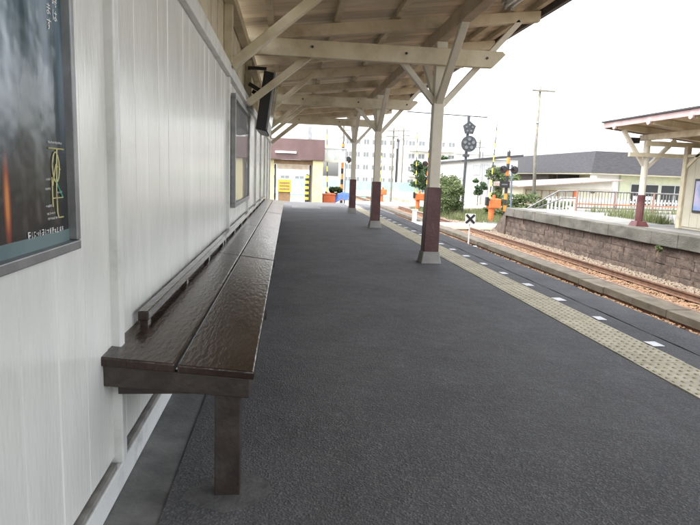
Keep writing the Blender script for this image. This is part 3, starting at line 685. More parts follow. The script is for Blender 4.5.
# ================================================================== ENTRANCE BUILDING AT THE PLATFORM END
eb_ = thing('ticket_hall', 'small ticket hall with plum brown fascia and pale yellow pillar at the platform end', 'building', (.5, 28, -.62))
part('fascia', MB().box(-3.5, 1.68, 27.9, 28.2, 1.74, 2.72), M['fasciabrown'], eb_, bevel=.01)
part('roof', MB().box(-3.5, 1.62, 28.2, 32.6, 2.55, 2.68), M['greyroof'], eb_)
part('ceiling', MB().box(-3.5, 1.6, 28.2, 32.6, 1.86, 1.9), M['signbrown'], eb_)
part('shutter_case', MB().box(-.6, .97, 28.23, 28.42, 1.28, 1.515), M['beam'], eb_)
part('pillar', MB().box(1.13, 1.62, 28.0, 28.5, -.62, 1.739), M['yellowwall'], eb_, bevel=.01)
part('wall', MB().box(-3.5, -.72, 28.2, 28.5, -.62, 1.74), M['yellowwall'], eb_)
part('lintel', MB().box(-.72, 1.12, 28.22, 28.4, 1.52, 1.735), M['signbrown'], eb_)
part('door_frame', MB().box(.98, 1.06, 28.3, 28.4, -.62, 1.51), M['darkmetal'], eb_)
part('door_frame', MB().box(-.70, -.62, 28.3, 28.4, -.62, 1.51), M['darkmetal'], eb_)
part('side_wall', MB().box(1.13, 1.25, 28.51, 32.1, -.62, 1.85), M['signbrown'], eb_)
part('rear_pillar', MB().box(1.2, 1.6, 32.2, 32.6, -.62, 1.86), M['yellowwall'], eb_)
part('lamp_tube', MB().box(-.66, .33, 27.83, 27.89, 2.03, 2.12), M['tube'], eb_, 'white tube lamp under the fascia')
part('roof_vent', MB().box(.9, 1.1, 29, 29.2, 2.68, 3.4), M['steel'], eb_)
aw = thing('glass_awning', 'pale glazed awning beside the plum brown fascia', 'awning', (2.3, 30, 1.8))
part('top_bar', MB().box(1.72, 3.0, 29.95, 30.05, 2.41, 2.47), M['winframe'], aw)
part('bottom_bar', MB().box(1.72, 3.0, 29.90, 30.1, 1.72, 1.80), M['creamwall'], aw)
for x in (1.75, 2.3, 2.85): part('upright', MB().box(x - .02, x + .02, 29.97, 30.03, 1.8, 2.41), M['winframe'], aw)
part('pane', MB().box(1.77, 2.28, 29.99, 30.0, 1.8, 2.41), glassy('awning glass', (.55, .6, .55), .05, .5), aw)
part('pane', MB().box(2.32, 2.83, 29.99, 30.0, 1.8, 2.41), bpy.data.materials['awning glass'], aw)
part('support', MB().tube([(2.9, 30, -.7), (2.9, 30, 2.45)], .035, 8), M['steel'], aw)

yb_ = thing('notice_cabinet', 'yellow topped brown cabinet by the ticket hall opening', 'cabinet', (-.2, 27, -.6))
part('base', MB().box(-.48, .08, 26.9, 27.2, -.62, .22), M['signbrown'], yb_, bevel=.01)
part('sign_panel', MB().box(-.5, .1, 26.86, 27.1, .225, .80), M['yellow'], yb_, bevel=.01)
for i in range(3): part('lettering', MB().box(-.42, .02, 26.852, 26.858, .34 + i * .14, .40 + i * .14), M['signbrown'], yb_)
cb = thing('striped_guard_post', 'yellow and black striped guard post seen through the ticket hall', 'guard post', (1.15, 37, GZ))
part('post', MB().tube([(1.15, 37, GZ), (1.15, 37, 1.0)], .13, 12), M['stripeTape'], cb); part('cap', MB().tube([(1.15, 37, 1.001), (1.15, 37, 1.08)], [.13, .06], 12), M['black'], cb)
cb2 = copy_tree(cb, (1.48, 37.4, GZ), 'shorter yellow and black striped guard post right of the other, through the ticket hall'); cb2.scale.z = .9
cb['group'] = cb2['group'] = 'striped guard posts beyond the ticket hall'
vm = thing('vending_machine', 'dull red vending machine beyond the ticket hall opening', 'vending machine', (1.85, 40, GZ))
part('body', MB().box(1.55, 2.15, 40, 40.6, GZ, .35), M['red'], vm, bevel=.02); part('display_window', MB().box(1.62, 2.08, 39.985, 39.999, -.4, .25), M['window'], vm)
part('slot', MB().box(1.7, 2.0, 39.98, 39.998, -1.0, -.8), M['black'], vm)
ob = thing('orange_crate', 'orange plastic crate on the ground right of the yellow pillar', 'crate', (2.05, 29, -.62))
part('shell', MB().box(1.70, 2.32, 28.75, 29.2, -.62, .10), M['orange'], ob, bevel=.02)
for i in range(4): part('rib', MB().box(1.74 + i * .16, 1.80 + i * .16, 28.735, 28.748, -.6, .06), M['orange'], ob)
part('rim', MB().box(1.68, 2.34, 28.72, 29.22, .101, .15), M['orange'], ob)
tp = MB(); vs = []; n = 7
for j in range(n):
    for i in range(n): vs.append((2.35 + 1.1 * i / 6, 29.4 + 1.0 * j / 6, -.62 + .85 * math.sin(math.pi * (i + .5) / 7) ** .4 * math.sin(math.pi * (j + .6) / 7.2) ** .4 + U(-.06, .06)))
tp.add(vs, [(j * n + i, j * n + i + 1, (j + 1) * n + i + 1, (j + 1) * n + i) for j in range(n - 1) for i in range(n - 1)])
solo('tarpaulin_pile', tp, M['blue'], 'crumpled blue tarpaulin pile behind the orange crate', 'tarpaulin', (2.9, 29.9, -.6))

# ================================================================== CROSSING EQUIPMENT
def warning_post(loc, h, label, mt, lamps=True, board=False):
    t = thing('crossing_signal', label, 'crossing signal', loc, 'level crossing signals'); x, y, z = loc
    part('mast', MB().tube([loc, (x, y, z + h)], .085, 10), mt, t); part('foot', MB().box(x - .2, x + .2, y - .2, y + .2, z, z + .12), M['concrete'], t)
    if lamps:
        part('lamp_arm', MB().box(x - .38, x + .38, y - .13, y - .08, z + h - .95, z + h - .88), M['black'], t)
        for s in (-.3, .3):
            l = part('lamp', MB().disc((x + s, z + h - .92), .2, y - .2, y - .14, 18), M['black'], t); part('lens', MB().disc((x + s, z + h - .92), .09, y - .23, y - .201, 14), M['redlens'], l)
            part('hood', MB().tube([(x + s, y - .38, z + h - .86), (x + s, y - .2, z + h - .86)], .11, 10), M['black'], l)
    if board:
        s = part('direction_board', MB().box(x - .42, x + .1, y - .2, y - .1, z + h * .5, z + h * .5 + .34), M['black'], t)
        part('arrow', MB().box(x - .34, x - .02, y - .205, y - .201, z + h * .5 + .14, z + h * .5 + .2), M['lens'], s)
    part('top_cap', MB().tube([(x, y, z + h + .001), (x, y, z + h + .1)], [.09, .03], 10), M['black'], t)
    return t
def gate(loc, label, arm_h, lean, mt, flip=1):
    t = thing('crossing_gate', label, 'crossing gate', loc, 'level crossing gates'); x, y, z = loc
    part('pedestal', MB().tube([loc, (x, y, z + .75)], .15, 12), M['orange'], t, smooth=False)
    c = part('cabinet', MB().box(x - .22, x + .42 * 1, y - .25, y + .25, z + .72, z + 1.22), M['orange'], t, bevel=.04)
    part('cabinet_door', MB().box(x - .1, x + .32, y - .262, y - .251, z + .78, z + 1.12), M['orange'], c)
    part('counterweight', MB().box(x - .36, x - .22, y - .22, y + .05, z + .85, z + 1.3), M['black'], t, bevel=.03)
    part('arm', MB().tube([(x - .24, y - .3, z + 1.1), (x - .24 + lean, y - .3, z + arm_h)], [.036, .022], 8), mt, t)
    part('motor', MB().tube([(x + .1, y, z + 1.221), (x + .1, y, z + 1.4)], .08, 10), M['orange'], t)
    part('base_slab', MB().box(x - .3, x + .4, y - .3, y + .3, z - .1, z + .05), M['concrete'], t)
    return t
GG = -1.2
gate((10.55, 29.2, GG + .15), 'orange crossing gate with raised striped arm left of the signal with the arrow board', 5.2, .12, M['stripeYB'])
warning_post((11.35, 29.4, GG + .1), 3.7, 'tall orange and black banded crossing signal with dark arrow board by the stone platform', M['stripeOB'], True, True)
warning_post((3.1, 34, GG + .2), 3.9, 'orange and black banded crossing signal right of the plum brown ticket hall', M['stripeOB'])
warning_post((9.7, 40, GG), 4.2, 'orange and black banded crossing signal beside the far road, left of the nearest column', M['stripeOB'])
gate((9.1, 40.2, GG), 'orange crossing gate left of the banded signal by the far road', 5.4, -.1, M['stripeYB'])
gate((8.0, 49.5, GG), 'small orange crossing gate across the far road', 4.6, .05, M['stripeYB'])
gate((2.55, 35.0, GG), 'orange crossing gate with raised arm near the glazed awning', 5.0, -.12, M['stripeYB'])
# railway signal
rs_ = thing('railway_signal', 'dark railway signal with a round and a five sided lamp plate on a slim post', 'railway signal', (10.65, 34.5, -1.15))
part('post', MB().tube([(10.6, 34.5, -1.2), (10.66, 34.5, 4.85)], .085, 10), M['darkmetal'], rs_)
part('crossarm', MB().tube([(6.9, 34.5, 4.95), (11.8, 34.5, 4.85)], .035, 6), M['darkmetal'], rs_)
pr = part('round_plate', MB().disc((10.72, 3.23), .48, 34.30, 34.36, 26), M['darkmetal'], rs_)
for k in range(5):
    a = math.pi / 2 + k * 2 * math.pi / 5
    part('lens', MB().disc((10.72 + .27 * math.cos(a), 3.23 + .27 * math.sin(a)), .10, 34.26, 34.299, 12), M['lens'], pr)
part('lens', MB().disc((10.72, 3.23), .07, 34.26, 34.299, 12), M['lens'], pr)
pp = part('five_sided_plate', MB().prism([(.42 * math.cos(math.pi / 2 + k * 2 * math.pi / 5), .42 * math.sin(math.pi / 2 + k * 2 * math.pi / 5)) for k in range(5)], lambda p: (10.68 + p[0], 34.30, 4.15 + p[1]), lambda p: (10.68 + p[0], 34.36, 4.15 + p[1])), M['darkmetal'], rs_)
for k in range(5):
    a = math.pi / 2 + k * 2 * math.pi / 5; part('lens', MB().disc((10.68 + .2 * math.cos(a), 4.15 + .2 * math.sin(a)), .06, 34.27, 34.299, 10), M['lens'], pp)
part('cable_box', MB().box(10.45, 10.8, 34.35, 34.6, 2.45, 2.62), M['darkmetal'], rs_)
part('base', MB().box(10.35, 10.9, 34.25, 34.8, -1.25, -1.0), M['concrete'], rs_)
# X marker
xs = thing('stop_marker', 'small white square marker with a black X on a thin white post between the tracks', 'marker sign', (5.82, 18, -1.2))
part('post', MB().box(5.80, 5.835, 17.98, 18.015, -1.2, -.3), M['white'], xs)
part('foot', MB().box(5.5, 6.1, 17.95, 18.05, -1.2, -.72 - .3), M['white'], xs)
pt = part('plate', MB().box(5.65, 5.985, 17.955, 17.975, -.31, .02), M['white'], xs)
part('cross_stroke', MB().beam((5.68, 17.951, -.28), (5.955, 17.951, -.01), .005, .075, (0, 0, 1)), M['black'], pt)
part('cross_stroke', MB().beam((5.68, 17.947, -.01), (5.955, 17.947, -.28), .005, .075, (0, 0, 1)), M['black'], pt)
# small white post by the track
wp = thing('track_marker_post', 'short white concrete marker post beside the track past the second column', 'marker post', (6.2, 27.9, -1.2))
part('shaft', MB().box(6.1, 6.3, 27.8, 28.0, -1.2, -.5), M['white'], wp, bevel=.03); part('cap', MB().box(6.07, 6.33, 27.77, 28.03, -.499, -.44), M['white'], wp)

# ================================================================== OPPOSITE CANOPY, SHELTER, RAILING
oc = thing('opposite_canopy', 'timber canopy with dusty pink fascia on the opposite platform', 'canopy', (9.65, 15, 0))
OXC = 9.66; oz = lambda x: 2.66 - .10 * (x - 8.75)
y0c, y1c = 4.0, 15.62
part('fascia', MB().box(8.70, 8.74, y0c, y1c, 2.655, 2.80), M['pink'], oc)
part('gable_board', MB().hexa([(8.745, y1c - .04, 2.64), (13.2, y1c - .04, 2.19), (13.2, y1c, 2.19), (8.745, y1c, 2.64)], [(8.745, y1c - .04, 2.79), (13.2, y1c - .04, 2.34), (13.2, y1c, 2.34), (8.745, y1c, 2.79)]), M['pink'], oc)
part('roof_sheet', MB().hexa([(8.66, y0c, 2.803), (13.3, y0c, 2.345), (13.3, y1c + .05, 2.345), (8.66, y1c + .05, 2.803)], [(8.66, y0c, 2.84), (13.3, y0c, 2.38), (13.3, y1c + .05, 2.38), (8.66, y1c + .05, 2.84)]), M['greyroof'], oc)
od = meshed(MB().box(0, 4.46, -.11, .11, -.01, .01), 'roof_board', M['deck'])
y = y0c + .15
while y < y1c - .1:
    inst('roof_board', od, oc, (8.745, y, 2.775), (0, math.atan(.1), 0)); y += .228
for yr in (15.0, 13.5, 12.0, 10.5, 9.0):
    part('rafter', MB().hexa([(8.745, yr - .05, 2.60), (13.1, yr - .05, 2.165), (13.1, yr + .05, 2.165), (8.745, yr + .05, 2.60)], [(8.745, yr - .05, 2.755), (13.1, yr - .05, 2.32), (13.1, yr + .05, 2.32), (8.745, yr + .05, 2.755)]), M['rafter'], oc)
    part('rafter_end', MB().prism([(.085 * math.cos(k * math.pi / 4), .085 * math.sin(k * math.pi / 4)) for k in range(8)], lambda p: (8.65, yr + p[0], 2.66 + p[1]), lambda p: (8.699, yr + p[0], 2.66 + p[1])), M['pink'], oc)
part('longitudinal_beam', MB().box(OXC - .06, OXC + .06, y0c, 15.3, 2.33, 2.48), M['rafter'], oc)
for yc in (15.0, 9.6):
    c = part('column', MB().tube([(OXC, yc, .8), (OXC, yc, 2.33)], .085, 12), M['postwhite'], oc, smooth=False)
    part('cladding', MB().tube([(OXC, yc, .12), (OXC, yc, .86)], .105, 12), M['brown'], c, 'maroon brown lower half'); part('footing', MB().hexa([(OXC - .19, yc - .19, 0), (OXC + .19, yc - .19, 0), (OXC + .19, yc + .19, 0), (OXC - .19, yc + .19, 0)], [(OXC - .13, yc - .13, .14), (OXC + .13, yc - .13, .14), (OXC + .13, yc + .13, .14), (OXC - .13, yc + .13, .14)]), M['brown'], c)
    part('brace', MB().beam((OXC - .05, yc, 1.66), (8.93, yc, 2.58), .09, .09, (0, 1, 0)), M['postwhite'], oc)
    part('brace', MB().beam((OXC + .05, yc, 1.60), (10.45, yc, 2.36), .09, .10, (0, 1, 0)), M['postwhite'], oc)
    part('tie_beam', MB().box(9.1, 11.0, yc - .14, yc - .06, 1.88, 1.99), M['cream'], oc)
    part('tie_beam', MB().box(9.5, 13.0, yc - .23, yc - .145, 2.17, 2.30), M['cream'], oc)
part('lamp_housing', MB().box(9.25, 9.5, 15.1, 15.3, 2.25, 2.4), M['black'], oc)
part('lamp_tube', MB().box(10.6, 10.7, 12.3, 14.0, 1.98, 2.06), M['tube'], oc)
sh = thing('platform_shelter', 'cream boarded waiting shelter under the opposite canopy', 'shelter', (11, 12, 0))
part('wall', MB().box(10.66, 12.8, 7, 14.7, 0, 1.9), M['creamwall'], sh)
part('corner_post', MB().box(10.58, 10.70, 14.62, 14.76, 0, 2.2), M['cream'], sh)
for i in range(16): part('wall_board', MB().box(10.635, 10.658, 14.60 - .3 * i - .29, 14.60 - .3 * i, .06, 1.88), M['creamwall'], sh)
part('eave_rail', MB().box(10.6, 12.85, 6.9, 14.8, 1.901, 1.98), M['cream'], sh)
part('brace', MB().beam((10.64, 14.69, 1.6), (10.64, 13.9, 2.2), .08, .08, (1, 0, 0)), M['cream'], sh)
op_ = thing('blue_poster', 'blue and pink poster in a dark frame on the opposite shelter wall', 'poster', (10.63, 13.9, .6))
part('frame', MB().box(10.605, 10.634, 13.35, 14.22, .46, 1.34), M['darkmetal'], op_)
part('sheet', MB().box(10.598, 10.604, 13.40, 14.17, .52, 1.28), mat('blue pink print', (.14, .28, .55), (.50, .45, .60), .3, 2.2, lo=.4, hi=.6), op_)
# railing along the end of the opposite platform
rl = thing('platform_railing', 'pale grey metal railing with upright bars behind the opposite canopy', 'railing', (12, 22.6, 0))
yr = 22.6; x0, x1 = 11.75, 17.6
part('top_rail', MB().tube([(x0, yr, .82), (x1, yr, .80)], .032, 8), M['galv'], rl)
part('bottom_rail', MB().tube([(x0, yr, .14), (x1, yr, .14)], .022, 8), M['galv'], rl)
bar = meshed(MB().tube([(0, 0, .14), (0, 0, .81)], .017, 6), 'bar', M['galv'])
x = x0 + .13
while x < x1 - .05: inst('bar', bar, rl, (x, yr, 0)); x += .135
for x in (x0, 13.4, 15.1, 16.8): part('post', MB().tube([(x, yr, -.1), (x, yr, .84)], .045, 8), mat('rust brown post', (.16, .10, .08), (.22, .14, .11), .7) if x == x0 else bpy.data.materials['rust brown post'], rl)
part('stair_rail', MB().tube([(x0, yr, .82), (11.1, yr + .3, .78), (9.95, yr + .6, .02)], .032, 8), M['galv'], rl)
part('stair_rail', MB().tube([(x0, yr + .02, .50), (11.3, yr + .3, .5), (10.3, yr + .6, .0)], .028, 8), M['galv'], rl)
for k in range(8):
    xx = 10.2 + k * .17; zt = min(.78, .02 + (xx - 9.95) * .66)
    part('stair_bar', MB().tube([(xx, yr + .5, -.15), (xx, yr + .45, zt)], .012, 6), M['galv'], rl)
part('orange_rail', MB().tube([(x0 + .2, yr + .5, .27), (x1, yr + .5, .27)], .03, 6), M['orange'], rl)
part('orange_rail', MB().tube([(x0 + .2, yr + .5, .10), (x1, yr + .5, .10)], .02, 6), M['orange'], rl)
wf = thing('white_fence', 'white picket fence in front of the grey roofed building', 'fence', (15, 27, -1.2))
pk = meshed(MB().box(-.045, .045, -.01, .01, 0, 1.45), 'picket', mat('aged white pickets', (.36, .36, .35), (.44, .44, .43), .7, 3))
x = 12.6
while x < 21: inst('picket', pk, wf, (x, 27, -1.0)); x += .19
part('rail', MB().box(12.5, 21, 27.011, 27.05, .25, .33), M['white'], wf); part('rail', MB().box(12.5, 21, 27.011, 27.05, -.5, -.42), M['white'], wf)
# ground behind the opposite platform
struct('yard', MB().box(10.9, 60, 23.7, 60, GZ - .1, -1.0), M['ground'])

# ================================================================== BUILDINGS
def windows(root, face_y, rects, mt_frame, deep=.06, pane=None):
    for (xa, xb, za_, zb_) in rects:
        f = part('window', MB().box(xa - .07, xb + .07, face_y - .05, face_y - .004, za_ - .07, zb_ + .07), mt_frame, root)
        part('pane', MB().box(xa, xb, face_y - .062, face_y - .051, za_, zb_), pane or M['window'], f)
        part('mullion', MB().box((xa + xb) / 2 - .03, (xa + xb) / 2 + .03, face_y - .075, face_y - .063, za_, zb_), mt_frame, f)
gr = thing('grey_roofed_building', 'long low building with a deep grey shingle roof and cream walls', 'building', (24, 45, -1))
GX, GY = 24.4, 45.0
# deep mansard roof band, sides along the track and facing the camera
rf = MB(); o = .55
rf.hexa([(GX, GY, 2.02), (46, GY, 2.02), (46, 64.5, 2.02), (GX, 64.5, 2.02)], [(GX + o, GY + o, 3.8), (46, GY + o, 3.8), (46, 64.5 - o, 3.8), (GX + o, 64.5 - o, 3.8)])
part('roof', rf, M['greyroof'], gr)
part('soffit', MB().box(GX + .05, 45.9, GY + .05, 64.4, 1.93, 2.015), M['creamwall'], gr)
part('wall', MB().box(GX + 3.2, 45.5, GY + 1.0, 63, -1, 1.93), M['greenwall'], gr)
part('wall', MB().box(GX + 1.2, GX + 3.19, GY + 1.2, GY + 1.6, -1, 1.93), M['white'], gr)
part('wall', MB().box(GX + .6, GX + .9, GY + 9, 63, -1, 1.925), mat('shade dark porch wall', (.035, .03, .027), (.06, .052, .045), .8, 3), gr)  # dark wall colour stands in for the shade of the recessed porch
part('dark_opening', MB().box(GX + 1.0, GX + 3.19, GY + 8.0, GY + 8.1, -1, 1.92), M['window'], gr)
part('pillar', MB().box(GX + .35, GX + .75, GY + .35, GY + .75, -1, 1.929), M['white'], gr)
windows(gr, GY + 1.0, [(GX + 4.2, GX + 6.6, -.6, 1.2), (GX + 6.9, GX + 9.3, -.6, 1.2), (GX + 9.6, GX + 12, -.6, 1.2)], M['winframe'])
part('counter_sign', MB().box(GX + 4.4, GX + 6.2, GY + .80, GY + .86, -.05, .25), M['white'], gr)
part('arch_door', MB().prism([(-.5, 0), (.5, 0), (.5, 1.5), (.3, 1.9), (-.3, 1.9), (-.5, 1.5)], lambda p: (GX + 2.3 + p[0], GY + 1.17, -1 + p[1]), lambda p: (GX + 2.3 + p[0], GY + 1.196, -1 + p[1])), M['winframe'], gr)

hs_ = thing('tin_roofed_house', 'small cream house with rusty tin roof and curtained windows behind the utility pole', 'house', (19, 40, -1))
part('wall', MB().box(16.7, 23.4, 40, 44, -1, .75), M['creamwall'], hs_)
part('gable', MB().add([(16.7, 40.01, .75), (23.4, 40.01, .75), (23.4, 40.01, 1.35), (16.7, 40.2, .75), (23.4, 40.2, .75), (23.4, 40.2, 1.35)], [(0, 1, 2), (5, 4, 3), (0, 3, 4, 1), (1, 4, 5, 2), (2, 5, 3, 0)]), M['white'], hs_)
part('roof', MB().hexa([(16.1, 39.2, .70), (23.9, 39.2, 1.42), (23.9, 44.5, 1.42), (16.1, 44.5, .70)], [(16.1, 39.2, .76), (23.9, 39.2, 1.48), (23.9, 44.5, 1.62), (16.1, 44.5, 1.02)]), M['tinroof'], hs_)
windows(hs_, 40, [(16.95, 18.0, -.35, .5), (18.15, 19.2, -.35, .5), (19.35, 20.4, -.35, .5)], M['signbrown'], pane=M['curtain'])
part('shutter_box', MB().box(20.5, 20.75, 39.93, 39.996, -.4, .55), M['orange'], hs_)
part('plinth', MB().box(16.6, 23.5, 39.9, 39.99, -1, -.6), M['white'], hs_)
part('lamp', MB().tube([(21.9, 39.95, .55), (21.9, 39.75, .55)], .1, 8), M['black'], hs_)

wh = thing('white_shed_building', 'white walled building with thin dark roof edge behind the railway signal', 'building', (17, 50, -1))
part('wall', MB().box(15.3, 20.2, 50, 58, -1.1, 2.95), M['white'], wh)
part('roof', MB().hexa([(15.0, 49.6, 2.6), (20.5, 49.6, 3.25), (20.5, 58.4, 3.25), (15.0, 58.4, 2.6)], [(15.0, 49.6, 2.8), (20.5, 49.6, 3.45), (20.5, 58.4, 3.45), (15.0, 58.4, 2.8)]), M['greyroof'], wh)
windows(wh, 50, [(16.2, 16.7, 1.6, 2.3), (17.2, 17.5, -1.0, 2.4), (18.2, 18.5, -1.0, 2.4)], M['winframe'], pane=M['white'])
for x in (15.5, 16.9, 18.0, 19.0, 19.9): part('downpipe', MB().tube([(x, 49.93, -1.1), (x, 49.93, 2.5)], .06, 6), M['winframe'], wh)
ant = thing('roof_antenna', 'thin television antenna standing above the white walled building', 'antenna', (17.1, 52, 3))
part('mast', MB().tube([(17.1, 52, 2.9), (17.1, 52, 7.9)], .03, 6), M['steel'], ant)
part('boom', MB().tube([(16.4, 52, 7.75), (18.0, 52, 7.65)], .03, 6), M['steel'], ant)
for i in range(5): part('element', MB().tube([(16.5 + i * .33, 51.6, 7.73 - i * .02), (16.5 + i * .33, 52.4, 7.73 - i * .02)], .02, 5), M['steel'], ant)

def apartment(name, label, x0, x1, y, h, floors, nwin, mt, balc=False, group='pale blocks beyond the crossing'):
    t = thing(name, label, 'building', ((x0 + x1) / 2, y, -1), group)
    part('wall', MB().box(x0, x1, y, y + 12, -1.2, h), mt, t)
    part('parapet', MB().box(x0 - .2, x1 + .2, y - .2, y + 12.2, h, h + .35), M['winframe'], t)
    fh = (h + 1) / floors; rects = []
    for f in range(floors):
        for i in range(nwin):
            cx_ = x0 + (x1 - x0) * (i + .5) / nwin; ww = (x1 - x0) / nwin * .3
            zz = -1 + fh * f + fh * .38
            rects.append((cx_ - ww, cx_ + ww, zz, zz + fh * .38))
        if balc and f:
            zz = -1 + fh * f
            part('balcony', MB().box(x0 + .4, x1 - .4, y - 1.1, y - .08, zz, zz + fh * .34), M['white'], t)
            part('balcony_rail', MB().box(x0 + .4, x1 - .4, y - 1.14, y - 1.105, zz + fh * .345, zz + fh * .39), M['winframe'], t)
    windows(t, y, rects, M['white'], pane=M['farpane'])
    part('roof_tank', MB().box(x0 + (x1 - x0) * .6, x0 + (x1 - x0) * .8, y + 3, y + 6, h + .35, h + 1.6), M['white'], t)
    return t
apartment('apartment_block', 'pale apartment block with window rows between the third and second columns', 10.5, 20.6, 112, 8.6, 4, 6, M['white'])
apartment('apartment_block', 'pale apartment block with long balconies between the second column and nearest column', 21.2, 30.5, 105, 8.2, 4, 5, M['white'], True)
apartment('apartment_block', 'low pale block with windows right of the nearest column', 31.5, 44, 112, 6.0, 2, 5, M['white'])
apartment('apartment_block', 'low pale block seen through the ticket hall opening', -14, 6.5, 118, 3.2, 2, 7, M['white'])
# construction hoarding of single panels
hf = thing('teal_hoarding', 'teal panel hoarding across the far side of the road', 'hoarding', (6, 60, -1.2))
pn = meshed(MB().box(-.98, .98, -.03, .03, 0, 1.75), 'panel', M['teal'])
x = -6
while x < 22: inst('panel', pn, hf, (x, 60 + U(-.02, .02), -1.2)); x += 2.0
pn2 = MB().box(-7, 22, 59.94, 59.965, -1.0, -.4); part('white_band', pn2, M['white'], hf)

# utility pole
up = thing('utility_pole', 'weathered leaning utility pole with a small crossarm in front of the grey roof', 'utility pole', (16.6, 38, -1))
part('shaft', MB().tube([(16.75, 38, -1.1), (16.5, 38, 3), (16.48, 38, 7.4)], [.13, .10, .075], 10), M['wood'], up, smooth=True)
part('crossarm', MB().box(15.9, 17.5, 37.85, 37.95, 7.05, 7.15), M['wood'], up)
for x in (16.0, 16.9, 17.4): part('insulator', MB().tube([(x, 37.9, 7.151), (x, 37.9, 7.35)], .05, 8), M['white'], up)
part('strap', MB().tube([(16.5, 38, 5.0), (16.5, 38, 5.1)], .15, 10), M['steel'], up)
dp = thing('slim_post', 'slim dark blue post between the banded signal and the tin roofed house', 'post', (12.2, 30.5, -1))
part('shaft', MB().tube([(12.15, 30.5, -1.05), (12.0, 30.5, 1.9)], .05, 8), mat('blue grey post', (.07, .10, .14), (.10, .13, .17), .5), dp)
part('cap', MB().tube([(12.0, 30.5, 1.901), (12.0, 30.5, 1.96)], .06, 8), M['darkmetal'], dp)

# ================================================================== PLANTS
def leaf_cloud(clumps, size, dens):
    b = MB(); vs, fs, val = [], [], []
    for (c, r, n) in clumps:
        cv = U(-.18, .18)
        for _ in range(int(n * dens)):
            d = Vector((random.gauss(0, 1), random.gauss(0, 1), random.gauss(0, 1))).normalized() * (random.random() ** .45)
            p = Vector((c[0] + d.x * r[0], c[1] + d.y * r[1], c[2] + d.z * r[2]))
            s = size * U(.6, 1.4); a = Vector((U(-1, 1), U(-1, 1), U(-.6, .6))).normalized(); u = a.cross(Vector((U(-1, 1), U(-1, 1), U(-1, 1)))).normalized()
            o = len(vs); vs += [p - a * s, p + u * s * .45, p + a * s, p - u * s * .45]; fs.append((o, o + 1, o + 2, o + 3))
            val.append(min(1, max(0, random.random() * .7 + .15 + cv)))
    b.v = [tuple(v) for v in vs]; b.f = fs; return b, val
def leaf_part(name, clumps, size, dens, mt, root):
    b, val = leaf_cloud(clumps, size, dens); org = ORG[root.name]
    me = bpy.data.meshes.new(name); me.from_pydata([tuple(Vector(v) - org) for v in b.v], [], b.f)
    at = me.attributes.new('leafv', 'FLOAT', 'FACE'); at.data.foreach_set('value', val); me.materials.append(mt)
    o = bpy.data.objects.new(name, me); o.parent = root; link(o, org); return o
def plant(name, label, cat, base, rx, rz, n, mt, size=.09, trunk=None, group=None, zc=None):
    t = thing(name, label, cat, base, group); x, y, z = base; h = trunk or rz * .35; cl = []
    tk = MB(); tk.tube([(x, y, z - .1), (x + U(-.05, .05), y, z + h), (x + U(-.1, .1), y, z + h + rz * .6)], [max(.03, rz * .05), max(.025, rz * .035), .015], 7)
    for k in range(5):
        a = U(0, 6.28); tk.tube([(x, y, z + h * U(.6, 1)), (x + rx * .6 * math.cos(a), y + rx * .6 * math.sin(a), z + h + rz * U(.5, 1.1))], [max(.02, rz * .02), .01], 5)
    part('trunk' if cat == 'tree' else 'stem', tk, M['soil'], t)
    for k in range(n):
        a = U(0, 6.28); q = random.random() ** .6; zz = U(-.85, .9)
        k2 = math.sqrt(max(.1, 1 - zz * zz * .8))
        cl.append(((x + rx * q * math.cos(a) * k2 * .85, y + rx * q * math.sin(a) * k2 * .85, z + h + rz * (.75 + zz * .75)), (rx * U(.24, .42), rx * U(.24, .42), rz * U(.14, .28)), 170))
    leaf_part('crown' if cat == 'tree' else 'foliage', cl, size, 1.0, mt, t); return t
G = 'shrubs beside the tracks'
plant('leafy_shrub', 'tall light green shrub left of the railway signal post', 'shrub', (9.75, 33.4, -1.1), .85, 1.25, 34, M['leafA'], .06, .2, G)
plant('leafy_shrub', 'bushy green shrub behind the tall one by the railway signal', 'shrub', (10.2, 37.0, -1.1), 1.1, 1.5, 36, M['leafA'], .065, .2, G)
plant('leafy_shrub', 'dark low shrub partly hidden by the nearest column', 'shrub', (9.3, 35.2, -1.1), .8, .8, 26, M['leafB'], .06, .1, G)
plant('leafy_shrub', 'round dark green shrub against the white walled building', 'shrub', (15.4, 46, -1.0), .75, .8, 12, M['leafB'], .08, .9, G)
plant('leafy_shrub', 'low green shrub at the foot of the orange crossing gate', 'shrub', (12.0, 32.5, -1.0), .8, .35, 12, M['leafA'], .08, .1, G)
plant('leafy_shrub', 'bright green hedge shrub left of the utility pole', 'shrub', (14.6, 35.5, -1.0), 1.4, .8, 34, M['leafA'], .07, .15, G)
plant('leafy_shrub', 'bright green hedge shrub right of the utility pole', 'shrub', (17.2, 36, -1.0), 1.5, .6, 32, M['leafA'], .07, .1, G)
plant('leafy_shrub', 'green bush above the orange crate by the ticket hall', 'shrub', (2.4, 31, -.7), .55, .55, 10, M['leafA'], .07, .3, G)
plant('garden_tree', 'dark conifer behind the crossing signal left of the nearest column', 'tree', (13.6, 58, -1.1), 1.5, 1.7, 22, M['leafB'], .14, 1.2)
plant('garden_tree', 'light green tree between the grey roofed building and the banded signal', 'tree', (18.2, 48.2, -1.0), 1.5, 1.7, 34, M['leafA'], .10, .6)
plant('garden_tree', 'dark tree right behind the nearest column', 'tree', (16.4, 62, -1.1), 1.4, 1.5, 18, M['leafB'], .14, 2.4)
plant('wall_weed', 'small weed tuft growing from the stone wall joint', 'weed', (9.02, 13.1, -.5), .12, .09, 6, M['leafA'], .03, .03)
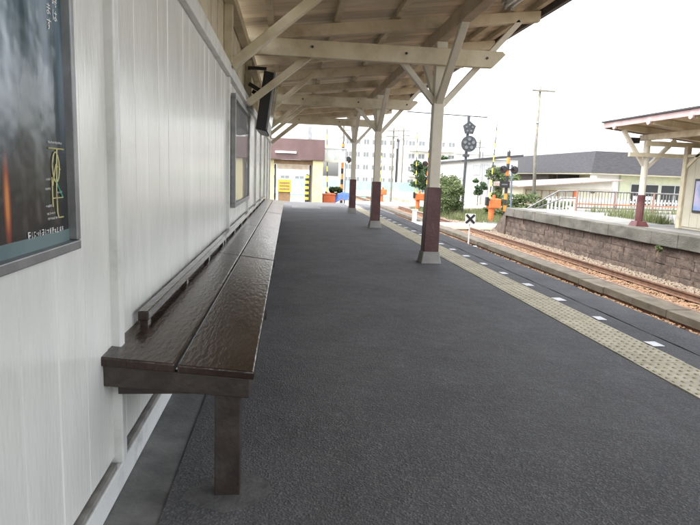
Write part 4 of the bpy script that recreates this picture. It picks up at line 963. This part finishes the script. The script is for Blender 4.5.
def grass(name, label, areas, n, h):
    vs, fs, val = [], [], []
    for (x0, x1, y0, y1, z) in areas:
        for _ in range(n):
            x, y = U(x0, x1), U(y0, y1); a = U(0, 6.28); s = h * U(.5, 1.3); wd = .012; o = len(vs)
            vs += [(x - wd * math.cos(a), y - wd * math.sin(a), z), (x + wd * math.cos(a), y + wd * math.sin(a), z), (x + U(-.08, .08), y + U(-.08, .08), z + s)]; fs.append((o, o + 1, o + 2)); val.append(random.random())
    me = bpy.data.meshes.new(name); me.from_pydata(vs, [], fs); at = me.attributes.new('leafv', 'FLOAT', 'FACE'); at.data.foreach_set('value', val); me.materials.append(M['leafC'])
    o = bpy.data.objects.new(name, me); o['kind'] = 'stuff'; o['label'] = label; o['category'] = 'grass'; link(o, (0, 0, 0))
grass('trackside_grass', 'patchy green grass beside the foot crossing and signal', [(9.3, 16, 28, 38, -1.0), (8.9, 12, 31, 44, -1.2), (12.5, 20, 30, 39, -1.0)], 9000, .28)
grass('platform_weeds', 'green and yellow weeds growing along the railing behind the opposite canopy', [(11.9, 16.5, 21.7, 22.4, -.01), (11.3, 12.1, 17.6, 19.8, -.01), (11.0, 11.5, 16.0, 17.2, -.01)], 420, .30)
# slim poles standing about beyond the road
for (x, y, h, lab) in ((9.6, 54, 5.6, 'slim utility pole beyond the road between the second and nearest columns'), (5.2, 57, 6.2, 'slim utility pole beyond the road just right of the third column'), (12.9, 66, 6.6, 'slim far utility pole just left of the nearest column'), (20.6, 62, 5.4, 'slim far utility pole behind the white walled building')):
    p = thing('utility_pole', lab, 'utility pole', (x, y, -1.2), 'slim poles beyond the road')
    part('shaft', MB().tube([(x, y, -1.25), (x, y, h)], [.11, .07], 8), M['wood'], p)
    for dz in (.25, .75): part('crossarm', MB().box(x - .7, x + .7, y - .13, y - .07, h - dz - .08, h - dz), M['wood'], p)
    for dx in (-.6, -.2, .25, .6): part('insulator', MB().tube([(x + dx, y - .1, h - .249), (x + dx, y - .1, h - .1)], .045, 6), M['white'], p)
    part('transformer', MB().tube([(x + .28, y, h - 1.9), (x + .28, y, h - 1.25)], .2, 10), M['steel'], p)
